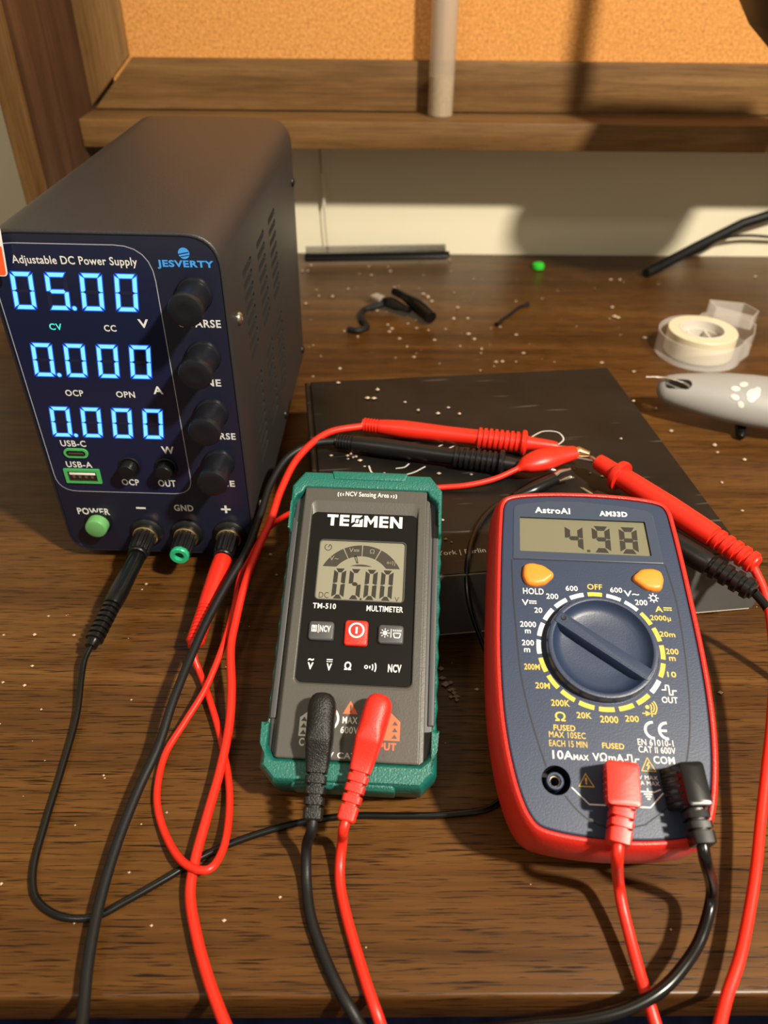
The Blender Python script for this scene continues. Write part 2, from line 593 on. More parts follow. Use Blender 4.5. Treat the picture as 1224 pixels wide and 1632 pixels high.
    def seven(self, ch, x, y, w, h, t, m, z, slant=0.0, gap=0.25, style='led', moff=None, edge=None):
        """one seven-segment digit, lower left corner (x, y)"""
        on = {'0': 'abcdef', '1': 'bc', '2': 'abged', '3': 'abgcd', '4': 'fgbc', '5': 'afgcd', '8': 'abcdefg', '9': 'abcdfg'}[ch]
        hm = h / 2
        g = gap
        k = t * 0.55
        segs = {
            'a': [(g + k * .6, h), (w - g - k * .6, h), (w - t - g * .3, h - t), (t + g * .3, h - t)],
            'd': [(g + k * .6, 0), (t + g * .3, t), (w - t - g * .3, t), (w - g - k * .6, 0)],
            'f': [(0, h - g - k * .6), (t, h - t - g), (t, hm + g + t * .2), (t * .4, hm + g * .6), (0, hm + g)],
            'b': [(w, h - g - k * .6), (w, hm + g), (w - t * .4, hm + g * .6), (w - t, hm + g + t * .2), (w - t, h - t - g)],
            'e': [(0, hm - g), (t * .4, hm - g * .6), (t, hm - g - t * .2), (t, t + g), (0, g + k * .6)],
            'c': [(w, hm - g), (w, g + k * .6), (w - t, t + g), (w - t, hm - g - t * .2), (w - t * .4, hm - g * .6)],
            'g': [(t * .6 + g, hm), (t + g, hm + t * .45), (w - t - g, hm + t * .45), (w - t * .6 - g, hm), (w - t - g, hm - t * .45), (t + g, hm - t * .45)],
        }
        for q, pts in segs.items():
            mm_ = m if q in on else moff
            if mm_ is None:
                continue
            self.flat([(x + a + slant * b, y + b) for a, b in pts], z, mm_)
            if edge is not None and q in on:
                self.flat([(x + a + slant * b, y + b) for a, b in inset(ccw(pts), -0.42)], z - 0.02, edge)
    def build(self, name, parent=None, angle=35):
        me = bpy.data.meshes.new(name)
        me.from_pydata(self.v, [], self.f)
        for m in self.mats:
            me.materials.append(m)
        me.polygons.foreach_set('material_index', self.mi)
        me.polygons.foreach_set('use_smooth', self.sm)
        me.update()
        me.set_sharp_from_angle(angle=radians(angle))
        o = bpy.data.objects.new(name, me)
        COL.objects.link(o)
        if parent is not None:
            o.parent = parent
        return o

def tag(o, label=None, cat=None, group=None, kind=None):
    if label:
        o['label'] = label
    if cat:
        o['category'] = cat
    if group:
        o['group'] = group
    if kind:
        o['kind'] = kind
    return o

def empty(name, label, cat, matrix=None, loc=None, group=None):
    o = bpy.data.objects.new(name, None)
    COL.objects.link(o)
    o.empty_display_size = 0.02
    if matrix is not None:
        o.matrix_world = matrix
    if loc is not None:
        o.location = loc
    return tag(o, label, cat, group)

def carve(o, cutter_mb, name='cutter'):
    """cut the cutter's volume out of o, for good"""
    c = cutter_mb.build(name)
    c.matrix_world = o.matrix_world.copy()
    c.parent = None
    bpy.context.view_layer.update()
    c.matrix_world = o.matrix_world.copy()
    md = o.modifiers.new('cut', 'BOOLEAN')
    md.operation = 'DIFFERENCE'
    md.object = c
    md.solver = 'EXACT'
    md.material_mode = 'TRANSFER'
    bpy.context.view_layer.update()
    dg = bpy.context.evaluated_depsgraph_get()
    me = bpy.data.meshes.new_from_object(o.evaluated_get(dg))
    old = o.data
    o.modifiers.clear()
    o.data = me
    me.name = old.name
    bpy.data.meshes.remove(old)
    cm = c.data
    bpy.data.objects.remove(c)
    bpy.data.meshes.remove(cm)
    me.set_sharp_from_angle(angle=radians(35))

def frame_matrix(C, u, v, n):
    return Matrix(((u[0], v[0], n[0], C[0]), (u[1], v[1], n[1], C[1]), (u[2], v[2], n[2], C[2]), (0, 0, 0, 1)))

# ------------------------------------------------------------------ the setting (desk top is z = 0)
def simple_box(name, lo, hi, m, kind=None, parent=None, bevel=0.0):
    b = MB(Matrix.Identity(4))
    c = [(a + q) / 2 for a, q in zip(lo, hi)]
    s = [q - a for a, q in zip(lo, hi)]
    b.box(c, s, m, bevel)
    o = b.build(name, parent)
    if kind:
        o['kind'] = kind
    return o
FLOOR_Z = -0.74
simple_box('wall_back', (-2.2, 0.803, FLOOR_Z), (2.2, 0.86, 1.75), M['wall'], 'structure')
simple_box('floor', (-2.2, -2.0, FLOOR_Z - 0.05), (2.2, 0.86, FLOOR_Z), M['floor'], 'structure')

# desk
desk = empty('desk', 'dark walnut-stained wooden desk with black grain flecks and scattered crumbs', 'desk', loc=(0, 0, FLOOR_Z))
DZ = Matrix.Translation((0, 0, -FLOOR_Z))
b = MB(DZ)
b.prism([(-0.95, 0.1015), (0.95, 0.1015), (0.95, 0.8025), (-0.95, 0.8025)], -0.0185, 0.0, M['desk'], top=0.0022, bot=0.0015, seg=3)
b.build('desktop', desk)
b = MB(DZ)
b.box((0, 0.160, -0.065), (1.78, 0.018, 0.093), M['desk'], 0.001)
b.build('apron', desk)
for x in (-0.90, 0.90):
    for y in (0.16, 0.76):
        b = MB(DZ)
        b.box((x, y, -0.0185 - 0.36075), (0.06, 0.06, 0.7215), M['desk'], 0.002)
        b.build('leg', desk)

rug = MB(Matrix.Identity(4))
rug.box((0.0, 0.05, FLOOR_Z + 0.006), (1.7, 1.2, 0.012), M['rug'], 0.004)
tag(rug.build('rug'), 'dark navy rug on the floor below the front edge of the desk', 'rug')

# hutch behind the instruments
hutch = empty('desk_hutch', 'walnut hutch with cork board, frame and narrow shelf standing along the back of the desk', 'hutch', loc=(0.1, 0.76, 0.0))
HI = Matrix.Translation((-0.1, -0.76, 0.0))
b = MB(HI)
b.box((-0.2647, 0.7135, 0.36), (0.0174, 0.177, 0.72), M['hutch_v'], 0.0012)
o = b.build('side_panel', hutch)
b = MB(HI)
b.box((-0.2558, 0.716, 0.36), (0.0012, 0.170, 0.718), M['hutch_side'])  # thin sheet in a darker, redder wood tone over the inner face
tag(b.build('side_panel_inner_face', hutch), 'dark reddish inner face of the side panel')
b = MB(HI)
b.box((0.172, 0.7485, 0.128), (0.854, 0.041, 0.0222), M['hutch'], 0.0013)
b.build('shelf', hutch)
def rail(pts, m, name, z0, z1):
    # outline in (x, z), thickness along y
    R = Matrix(((1, 0, 0, 0), (0, 0, -1, 0), (0, 1, 0, 0), (0, 0, 0, 1)))
    bb = MB(HI @ R)
    bb.prism(pts, z0, z1, m, top=0.0010)
    return bb.build(name, hutch)
g = 0.0008
rail([(-0.2540 + g * 2, 0.1395), (0.60, 0.1395), (0.60, 0.1796), (-0.2130 + g, 0.1796)], M['hutch'], 'frame_rail', -0.785, -0.770)
rail([(-0.2552, 0.1410), (-0.2150, 0.1806), (-0.2150, 0.72), (-0.2552, 0.72)], M['hutch_v'], 'frame_stile', -0.785, -0.770)
b = MB(HI)
b.box((0.19, 0.7815, 0.425), (0.845, 0.010, 0.57), M['cork'])
b.build('cork_board', hutch)
b = MB(HI)
b.box((0.608, 0.7135, 0.36), (0.0174, 0.177, 0.72), M['hutch_v'], 0.0012)
b.build('side_panel', hutch)

# ------------------------------------------------------------------ bench power supply
psu = empty('power_supply', 'black bench power supply with lit blue digits reading 05.00 and four knobs', 'power supply',
            matrix=Matrix.Translation((-0.16390137, 0.31832121, 0.0)) @ Matrix.Rotation(-0.04, 4, 'Z'))
FR = Matrix(((1, 0, 0, 0), (0, 0, -1, 0), (0, 1, 0, 0.00603), (0, 0, 0, 1))) @ MM      # (u, v, outwards)
SD = Matrix(((0, 0, 1, 0.1009), (1, 0, 0, 0), (0, 1, 0, 0.00603), (0, 0, 0, 1))) @ MM   # (depth, v, outwards)
PW, PH = 100.9, 172.3
case_o = rpoly([(0, 0), (PW, 0), (PW, PH), (0, PH)], (13, 13, 16, 16), 8)
b = MB(FR)
b.prism(case_o, -222, 0, M['case'], top=1.2, bot=1.0, seg=3)
case = b.build('casing', psu)
cut = MB(SD)
for w0 in (35.5, 74.8, 113.2):
    for zt in (141.2, 80.2):
        for k in range(8):
            z = zt - 6.1 * k
            cut.prism(rrect(w0, z - 1.75, w0 + 23.2, z + 1.75, 1.7, 4), -14, 4, M['dark'])
carve(case, cut)
cut = MB(FR)
cut.prism(inset(ccw(case_o), 1.3), -2.0, 3, M['front'])
carve(case, cut)
b = MB(FR)
b.prism(inset(ccw(case_o), 1.35), -1.9, -0.45, M['front'], top=0.25)
fp = b.build('front_panel', psu)
win = rpoly([(2.6, 40.2), (71.6, 40.2), (71.6, 166.6), (2.6, 166.6)], (10, 10, 15, 12), 6)
b = MB(FR)
b.prism(win, -0.5, -0.27, M['film'])
b.ribbon(win, 0.42, -0.22, M['white_line'], closed=True)
dp = b.build('display_window', psu)
Z = -0.2
for rows, dots in (((154.4, '0500'), 1), ((122.0, '0000'), 0), ((89.5, '0000'), 0)):
    y1, s = rows
    for i, ch in enumerate(s):
        b = MB(FR)
        b.seven(ch, 8.15 + 14.75 * i, y1 - 16.4, 9.3, 16.4, 1.75, M['led'], Z, slant=0.13, gap=0.28, moff=M['led_off'], edge=M['led_glow_rim'])
        if i == dots:
            b.flat(circle(8.15 + 14.75 * i + 11.2, y1 - 15.6, 0.95, 14), Z, M['led'])
            b.flat(circle(8.15 + 14.75 * i + 11.2, y1 - 15.6, 1.35, 14), Z - 0.02, M['led_glow_rim'])
        b.build('digit', dp)
b = MB(FR)
W = M['white']
b.text('Adjustable DC Power Supply', (12.7, 157.0, 65.2, 161.6), Z, W, 0.014)
b.text('CC', (45.0, 128.4, 50.4, 131.5), Z, W, 0.02)
b.text('V', (60.5, 130.5, 65.2, 134.5), Z, W, 0.025)
b.text('OCP', (19.8, 95.5, 28.3, 98.8), Z, W, 0.02)
b.text('OPN', (43.6, 95.4, 52.4, 98.7), Z, W, 0.02)
b.text('A', (61.3, 97.7, 66.0, 101.8), Z, W, 0.025)
b.text('W', (59.7, 64.6, 65.9, 68.8), Z, W, 0.025)
b.text('USB-C', (10.5, 67.3, 23.0, 70.9), Z, W, 0.02)
b.text('USB-A', (10.3, 54.9, 23.3, 58.5), Z, W, 0.02)
b.text('OCP', (36.2, 44.8, 45.0, 48.6), Z, W, 0.02)
b.text('OUT', (54.7, 44.5, 63.6, 48.7), Z, W, 0.02)
b.text('CV', (20.8, 128.5, 26.4, 131.6), Z, M['cv'], 0.02)
b.build('window_lettering', dp)
b = MB(FR)
Z = -0.42
b.text('COARSE', (78.0, 131.2, 96.8, 134.9), Z, W, 0.022)
b.text('FINE', (81.8, 102.4, 93.4, 106.0), Z, W, 0.022)
b.text('COARSE', (78.0, 73.6, 97.0, 77.3), Z, W, 0.022)
b.text('FINE', (81.8, 45.5, 93.5, 49.2), Z, W, 0.022)
b.text('POWER', (8.9, 24.9, 25.8, 29.2), Z, W, 0.022)
b.text('GND', (60.2, 28.9, 70.2, 33.0), Z, W, 0.022)
b.flat([(40.3, 29.6), (45.3, 29.6), (45.3, 30.7), (40.3, 30.7)], Z, W)
b.flat([(84.6, 30.3), (89.6, 30.3), (89.6, 31.4), (84.6, 31.4)], Z, W)
b.flat([(86.55, 28.4), (87.65, 28.4), (87.65, 33.3), (86.55, 33.3)], Z, W)
LB = M['logo_blue']
b.text('JESVERTY', (73.4, 157.0, 97.0, 160.8), Z, LB, 0.035)
b.flat(circle(85.2, 163.7, 2.35, 28), Z, LB)
b.flat([(82.9, 163.0), (87.2, 163.9), (87.2, 164.35), (82.9, 163.45)], Z + 0.03, M['front'])
b.flat([(83.4, 162.0), (87.4, 162.8), (87.4, 163.15), (83.4, 162.35)], Z + 0.03, M['front'])
b.build('panel_lettering', fp)
# knobs
for v in (146.6, 117.6, 88.6, 60.3):
    b = MB(FR)
    b.lathe([(7.6, -0.5), (7.7, 1.2), (7.3, 2.0), (6.85, 2.2), (6.7, 14), (6.75, 14.6), (7.25, 15.0), (7.35, 15.6), (7.3, 17.4), (6.9, 18.2), (6.2, 18.5), (3.0, 18.35), (0.5, 18.3)], M['knob'], (87.5, v, 0), (0, 0, 1), 40)
    b.build('adjustment_knob', psu)
for u in (42.2, 60.4):
    b = MB(FR)
    b.lathe([(5.6, -0.4), (5.6, 0.3), (5.2, 0.6), (4.6, 0.6), (4.5, 0.0)], M['black'], (u, 56.5, 0), (0, 0, 1), 36)
    b.lathe([(4.1, -0.3), (4.1, 5.2), (3.7, 5.8), (2.0, 5.9), (0.3, 5.9)], M['black'], (u, 56.5, 0), (0, 0, 1), 36)
    b.build('push_button', psu)
b = MB(FR)
b.lathe([(7.0, -0.4), (7.0, 0.3), (6.5, 0.5), (6.2, 0.1)], M['black'], (18.6, 19.6, 0), (0, 0, 1), 40)
b.lathe([(5.6, -0.3), (5.6, 4.6), (5.2, 5.3), (4.5, 5.6), (0.4, 5.75)], M['green_led'], (18.6, 19.6, 0), (0, 0, 1), 40)
tag(b.build('power_button', psu), 'pale green round power button')
# usb ports
b = MB(FR)
b.plate(rrect(11.0, 61.0, 23.0, 66.3, 2.6, 8), [rrect(12.2, 62.1, 21.8, 65.2, 1.5, 8)], -0.3, 0.45, M['usb_green'], wall=M['dark'])
b.flat(rrect(12.2, 62.1, 21.8, 65.2, 1.5, 8), -0.2, M['dark'])
b.box((17.0, 63.4, 0.0), (7.6, 0.8, 0.5), M['steel'], 0.1)
b.build('usb_c_port', psu)
b = MB(FR)
b.plate(rrect(8.2, 45.6, 26.3, 54.2, 0.4, 2), [rrect(10.0, 47.1, 24.5, 52.7, 0.2, 2)], -0.3, 0.45, M['usb_green'], wall=M['dark'])
b.flat(rrect(10.0, 47.1, 24.5, 52.7, 0.2, 2), -0.2, M['dark'])
b.ribbon(rrect(10.2, 47.3, 24.3, 52.5, 0.2, 2), 0.45, 0.0, M['steel'], closed=True)
b.box((17.2, 51.2, 0.0), (13.0, 1.2, 0.4), M['paper'], 0.1)
for k in range(4):
    b.box((12.6 + 3.1 * k, 49.3, 0.0), (1.4, 1.6, 0.3), M['brass'], 0.05)
b.build('usb_a_port', psu)
# binding posts
for u, tipm in ((43.5, 'black'), (65.0, 'green_ring'), (87.5, 'black')):
    r = MB(FR)
    r.lathe([(8.6, -0.5), (8.6, 0.6), (7.8, 1.4), (6.9, 1.9), (6.6, 3.2)], M['black'], (u, 14.6, 0), (0, 0, 1), 40)
    r.lathe([(6.0, 2.8), (6.4, 3.0), (6.5, 4.3), (6.1, 4.6), (5.0, 4.6)], M['brass'], (u, 14.6, 0), (0, 0, 1), 40)
    po = r.build('binding_post', psu)
    c = MB(FR)
    c.lathe([(5.6, 4.5), (5.8, 5.0), (5.5, 16.2), (5.1, 16.9), (3.2, 17.0)], M['black'], (u, 14.6, 0), (0, 0, 1), 120, flute=0.14, nfl=12)
    c.build('fluted_cap', po, angle=50)
    c = MB(FR)
    c.lathe([(4.7, 16.4), (4.9, 17.0), (4.9, 18.6), (4.5, 19.1), (2.7, 19.1), (2.3, 18.8), (2.3, 10.0)], M[tipm], (u, 14.6, 0), (0, 0, 1), 40, cap0=False)
    c.lathe([(2.29, 12), (0.1, 12)], M['dark'], (u, 14.6, 0), (0, 0, 1), 20)
    tr = c.build('tip_ring', po)
    if tipm != 'black':
        tag(tr, 'bright green ring at the end of the ground post')
# casing screws, feet, sticker
for w, z in ((18.0, 128.0), (20.0, 19.2), (214.0, 136.0), (214.0, 17.2), (120.1, 17.2)):
    b = MB(SD)
    b.lathe([(3.1, -0.2), (3.1, 0.4), (2.6, 1.2), (1.6, 1.7), (0.9, 1.8), (0.8, 1.2), (0.2, 1.2)], M['steel'] if w < 100 else M['black'], (w, z, 0), (0, 0, 1), 24)
    b.build('casing_screw', psu)
for x in (14, 87):
    for y in (20, 200):
        b = MB()
        b.lathe([(6.5, 0), (7.2, 0.6), (7.6, 6.3)], M['black_matte'], (x, y, 0), (0, 0, 1), 24)
        b.build('rubber_foot', psu)
b = MB(FR)
tg = rpoly([(-14, 154), (11.2, 154), (13.9, 175), (-14, 175)], (0.5, 1.8, 1.8, 0.5), 4)
b.prism(tg, 3.6, 4.0, M['paper'])
b.flat(rpoly([(-13.8, 154.4), (10.8, 154.4), (12.3, 166.5), (-13.8, 166.5)], (0.4, 1.5, 0.2, 0.2), 3), 4.05, M['sticker_red'])
b.prism([(-14.4, 154), (-13.4, 154), (-13.4, 175), (-14.4, 175)], -2.5, 3.8, M['paper'])
b.box((-7.0, 158.5, -2.4), (14.4, 8, 0.6), M['paper'])
tag(b.build('warning_tag', psu), 'white and orange-red paper tag folded over the left edge')

# ------------------------------------------------------------------ teal and gray pocket multimeter
TH = 25.0
TMX = frame_matrix((-0.0060005915, 0.2331603626, 0.0558640081), (0.9980711007, -0.0620812208, 0), (0.0557139831, 0.8957059104, 0.4411426914), (-0.0273866768, -0.4402917715, 0.8974369760))
TM_BASE = TMX @ Matrix.Translation((0, 0, -TH / 1000))
tmr = empty('multimeter', 'teal and gray pocket multimeter reading 05.00 propped on the edge of the black box', 'multimeter', matrix=TM_BASE)
TL = Matrix.Translation((0, 0, TH / 1000)) @ MM     # local: face plane z = 0, in mm

def frange(o, z, d):
    return [(x, y, z) for x, y in inset(o, d)]
face = rpoly([(-27.6, 49.6), (26.8, 49.6), (27.0, -67.4), (-28.2, -67.4)], 1.0, 3)
side = rpoly([(-29.8, 49.9), (29.2, 49.9), (31.6, 46), (31.9, 38), (32.2, -54), (31.4, -61), (30.4, -67.6), (-31.4, -67.6), (-32.2, -61), (-32.4, -54), (-32.4, 38), (-32.0, 46)], 1.0, 3)
# body shell: the side walls lean in to the face
b = MB(TL)
hole = rrect(-24.2, -39.6, 23.6, 43.2, 2.6, 6)
b.plate(face, [hole], -3.5, 0.0, M['tm_gray'], top=0.7)
panel_o = rrect(-23.6, -37.7, 22.9, 38.0, 2.6, 6)
mid_o = rrect(-23.9, -38.6, 23.2, 42.4, 2.6, 6)
b.loft([[(x, y, 0) for x, y in hole], [(x, y, -0.15) for x, y in mid_o], [(x, y, -1.5) for x, y in panel_o]], M['tm_gray'], False, False)
# side flanks with a long recess
fl_in = rpoly([(-27.6, 49.6), (26.8, 49.6), (27.0, -67.4), (-28.2, -67.4)], 0.4, 3)
b.prism(side, -20, -4.6, M['tm_side'], top=1.2)
b.prism(rpoly([(-29.0, 49.7), (28.4, 49.7), (28.8, -67.5), (-29.6, -67.5)], 0.8, 3), -6, -3.3, M['tm_gray'], top=0.6)
for s in (-1, 1):
    xx = 31.2 * s
    b.prism(rpoly([(xx - 1.3, -52), (xx + 1.3, -52), (xx + 1.3, 34), (xx - 1.3, 37), ], 0.5, 3), -5.2, -3.9, M['tm_side'], top=0.5)
body = b.build('body', tmr)
# teal boot
b = MB(TL)
wav = []
def side_pts(s):
    out = []
    v = 34.0
    i = 0
    while v > -56:
        out.append((s * (33.6 + (0.35 if i % 2 else -0.25)), v))
        v -= 5.2
        i += 1
    return out
lt, rt = side_pts(-1), side_pts(1)
bo = ccw(rpoly([(-28.8, 57.4), (28.2, 57.4), (33.6, 50.0)] + rt + [(33.9, -60), (33.9, -71.0), (28.2, -76.9), (-28.4, -76.9), (-34.2, -71.0), (-34.2, -60)] + list(reversed(lt)) + [(-33.8, 50.0)], 1.4, 3))
b.loft([frange(bo, -TH, 2.5), frange(bo, -TH + 1.2, 0.8), frange(bo, -TH + 3, 0.0), frange(bo, -7.5, 0.0), frange(bo, -5.8, 0.25), frange(bo, -5.3, 0.7), frange(bo, -5.4, 1.6)], M['teal'])
top_cap = rpoly([(-28.6, 57.2), (28.0, 57.2), (33.4, 50.0), (33.4, 29.2), (31.9, 28.4), (31.9, 41.5), (30.4, 45.2), (27.9, 47.2), (26.9, 49.4), (-27.6, 49.4), (-28.6, 47.2), (-31.0, 45.2), (-32.4, 41.5), (-32.4, 28.4), (-33.6, 29.2), (-33.6, 50.0)], 0.7, 3)
b.prism(top_cap, -7, 0.5, M['teal'], top=1.1, seg=3)
bot_cap = ccw(rpoly([(-34.0, -53.0), (-34.2, -70.8), (-28.4, -76.7), (28.2, -76.7), (33.9, -70.8), (33.7, -53.0), (32.2, -53.6), (31.6, -61.5), (29.4, -64.6), (26.9, -66.6), (-28.2, -66.6), (-30.4, -64.6), (-32.2, -61.5), (-32.4, -53.6)], 0.7, 3))
b.loft([frange(bot_cap, -12, 0.0), frange(bot_cap, -4.2, 0.0), frange(bot_cap, -1.2, 0.9), frange(bot_cap, -0.2, 1.6), frange(bot_cap, 0.3, 2.2)], M['teal'])
# bumper bars and end flat
b.prism(rpoly([(-21.5, -77.6), (18.5, -77.6), (17.6, -71.5), (-20.4, -71.5)], 0.9, 3), -20, -0.6, M['teal'], top=1.6)
b.prism(rpoly([(-16.5, 58.0), (18, 58.0), (17, 53.5), (-15.5, 53.5)], 0.8, 3), -17, 0.9, M['teal'], top=0.9)
b.build('rubber_boot', tmr)
# front panel
b = MB(TL)
lcd_o = rrect(-18.9, -2.5, 18.4, 24.8, 1.6, 5)
b.plate(inset(ccw(panel_o), 0.05), [lcd_o], -2.6, -1.3, M['tm_panel'], wall=M['tm_side'])
b.ribbon(lcd_o, 0.4, -1.27, M['tm_side'], closed=True)
pn = b.build('front_panel', tmr)
b = MB(TL)
W = M['white']
Z = -1.24
SW = 1.45
def bar4(x0, y0, x1, y1):
    b.flat([(x0, y0), (x1, y0), (x1, y1), (x0, y1)], Z, W)
def letter_e(x0, x1, y0, y1):
    bar4(x0, y0, x0 + SW, y1)
    for yy in (y0, (y0 + y1) / 2 - 0.55, y1 - 1.15):
        bar4(x0 + SW, yy, x1, yy + 1.15)
bar4(-16.8, 35.7, -12.0, 37.0)
bar4(-15.15, 31.6, -13.65, 35.7)
letter_e(-11.2, -7.1, 31.6, 37.0)
b.flat([(-6.1, 37.0), (-1.3, 37.0), (-2.6, 35.7), (-4.7, 35.7), (-4.7, 33.9), (-6.1, 33.1)], Z, W)
b.flat([(-1.1, 31.5), (-5.9, 31.5), (-4.6, 32.8), (-2.5, 32.8), (-2.5, 34.6), (-1.1, 35.4)], Z, W)
b.flat([(-4.4, 33.4), (-3.2, 33.2), (-2.8, 35.1), (-4.0, 35.3)], Z, W)
bar4(-0.5, 31.5, 0.95, 37.0)
bar4(3.95, 31.5, 5.4, 37.0)
b.flat([(0.95, 37.0), (0.95, 35.0), (2.45, 32.6), (3.95, 35.0), (3.95, 37.0), (2.45, 34.5)], Z, W)
letter_e(6.2, 10.1, 31.5, 37.0)
bar4(10.9, 31.5, 12.35, 37.0)
bar4(14.9, 31.5, 16.3, 37.0)
b.flat([(12.35, 37.0), (12.35, 34.9), (14.9, 31.5), (14.9, 33.6)], Z, W)
b.text('TM-510', (-19.4, -6.7, -9.7, -4.3), Z, W, 0.02)
b.text('MULTIMETER', (3.1, -6.9, 18.3, -4.4), Z, W, 0.018)
b.text('V', (-19.2, -32.5, -16.8, -29.6), Z, W, 0.04)
b.text('~', (-19.2, -29.0, -16.8, -27.9), Z, W, 0.04)
b.text('V', (-11.5, -32.6, -9.3, -29.7), Z, W, 0.04)
b.flat([(-11.6, -28.3), (-9.2, -28.3), (-9.2, -27.9), (-11.6, -27.9)], Z, W)
for k in range(3):
    b.flat([(-11.6 + .85 * k, -29.1), (-10.95 + .85 * k, -29.1), (-10.95 + .85 * k, -28.75), (-11.6 + .85 * k, -28.75)], Z, W)
b.text('\u03a9', (-4.3, -32.0, -1.5, -28.6), Z, W, 0.03)
b.ribbon(circle(4.5, -30.4, 0.6, 16), 0.42, Z, W, closed=True)
for r in (1.5, 2.7, 3.9):
    sp = 0.75 if r > 2 else 0.5
    b.ribbon([(4.5 + r * cos(a), -30.4 + r * sin(a)) for a in [(-sp + 2 * sp * k / 8) * (0.62 + 0.1 * (r < 2)) for k in range(9)]], 0.5, Z, W)
b.text('NCV', (13.3, -32.1, 18.7, -28.8), Z, W, 0.03)
b.build('panel_lettering', pn)
b = MB(TL)
b.prism(inset(ccw(lcd_o), 0.05), -2.6, -2.0, M['lcd'])
lcd = b.build('display', tmr)
b = MB(TL)
Z = -1.97
K = M['lcd_seg']
for i, ch in enumerate('0500'):
    b.seven(ch, -12.2 + 6.75 * i, -1.8, 5.2, 13.7, 1.85, K, Z, slant=0.03, gap=0.17)
b.flat(rrect(-0.1, -1.95, 0.75, -1.1, 0.1, 2), Z, K)
D2 = M['lcd_seg_soft']
def sector(a0, a1):
    o, q = [], []
    for k in range(13):
        a = radians(a0 + (a1 - a0) * k / 12)
        o.append((-0.4 + 18.4 * cos(a), max(12.6, 4.6 + 18.4 * sin(a))))
        q.append((-0.4 + 13.3 * cos(a), max(12.6, 4.6 + 13.3 * sin(a))))
    vs = [(x, y, Z) for x, y in o] + [(x, y, Z) for x, y in q]
    b.add(vs, [(k, k + 1, 14 + k, 13 + k) for k in range(12)], D2, False)
for a0, a1 in ((26, 63.2), (64.8, 89.3), (90.7, 115.3), (116.8, 154)):
    sector(a0, a1)
seg = [(-0.4 + 12.5 * cos(radians(a)), 1.6 + 12.5 * sin(radians(a))) for a in range(68, 113, 4)]
b.flat(seg, Z, D2)
b.ribbon([(-15.3 + 1.45 * cos(radians(a)), 21.5 + 1.45 * sin(radians(a))) for a in range(110, 431, 20)], 0.35, Z, D2)
b.ribbon([(-15.3, 21.5), (-14.6, 22.8)], 0.4, Z, D2)
b.text('DC', (-17.4, -1.7, -13.3, 0.9), Z, D2, 0.0)
b.text('V', (14.5, -2.0, 16.4, 0.1), Z, D2, 0.0)
b.flat([(-3.9, 17.7), (-3.3, 18.3), (-2.6, 17.9), (-1.7, 14.6), (-2.5, 14.4)], Z, D2)
b.flat([(-3.3, 17.3), (-3.0, 17.5), (-2.3, 15.4), (-2.5, 15.3)], Z + 0.02, M['lcd'])
Z2 = -1.94
LC = M['lcd']
b.text('V~', (-14.3, 15.4, -10.4, 17.5), Z2, LC, 0.0)
b.text('V', (-6.1, 19.6, -4.3, 21.5), Z2, LC, 0.0)
b.flat([(-4.1, 20.6), (-1.7, 20.6), (-1.7, 20.9), (-4.1, 20.9)], Z2, LC)
b.flat([(-4.1, 20.0), (-3.1, 20.0), (-3.1, 20.3), (-4.1, 20.3)], Z2, LC)
b.flat([(-2.8, 20.0), (-1.8, 20.0), (-1.8, 20.3), (-2.8, 20.3)], Z2, LC)
b.text('\u03a9', (2.9, 19.4, 4.9, 21.4), Z2, LC, 0.0)
b.ribbon(circle(11.0, 15.4, 0.4, 12), 0.22, Z2, LC, closed=True)
for r in (1.2, 2.1, 3.0):
    b.ribbon([(11.0 + r * cos(a), 15.4 + r * sin(a)) for a in [(-0.45 + 0.9 * k / 6) for k in range(7)]], 0.25, Z2, LC)
b.build('display_digits', lcd)
# top lettering on the body
b = MB(TL)
Z = 0.04
b.text('NCV Sensing Area', (-9.5, 45.0, 9.8, 48.0), Z, W, 0.01)
for s, c in ((-1, -10.0), (1, 10.3)):
    for r, hh in ((0.7, 0.5), (1.8, 0.8), (2.9, 1.1)):
        b.ribbon([(c + s * r - s * 0.35 * (t * t), 46.4 + hh * t) for t in (-1, -.5, 0, .5, 1)], 0.4, Z, W)
# socket markings
OP = M['orange_print']
def tri(x0, x1, y0, y1, m, w):
    b.ribbon([(x0, y0), (x1, y0), ((x0 + x1) / 2, y1)], w, Z, m, closed=True)
b.flat([(-3.3, -49.6), (2.4, -49.6), (-0.6, -44.5)], Z, OP)
b.text('!', (-0.8, -49.1, 0.0, -46.0), Z + 0.02, M['tm_gray'], 0.04)
b.text('MAX', (-3.3, -53.3, 2.6, -50.7), Z, W, 0.02)
b.text('600V', (-3.8, -57.1, 3.2, -54.4), Z, W, 0.02)
b.text('600V CAT III', (-13.6, -66.5, 7.0, -64.2), Z, W, 0.01)
b.text('COM', (-19.4, -62.6, -12.4, -59.5), Z, W, 0.03)
b.text('INPUT', (7.6, -62.6, 18.0, -59.8), Z, OP, 0.03)
for x0, m, in ((-19.9, W), (11.2, OP)):
    b.flat([(x0, -58.9), (x0 + 8.0, -58.9), (x0 + 8.0, -51.8), (x0 + 4.2, -48.4), (x0, -51.8)], Z, m)
    for k in range(3):
        for q in ((1.7,) if x0 < 0 else (6.0,)):
            b.flat([(x0 + q - 1.2, -58.2 + 2.5 * k), (x0 + q + 1.2, -58.2 + 2.5 * k), (x0 + q, -56.4 + 2.5 * k)], Z + 0.03, M['tm_gray'])
b.ribbon([(-12.2 + 7.2 * cos(radians(a)), -51.8 + 5.6 * sin(radians(a))) for a in range(-55, 60, 8)], 0.9, Z, W)
b.ribbon(circle(-22.3, -62.0, 0.5, 12), 0.2, Z, M['tm_side'], closed=True)
b.build('body_lettering', body)
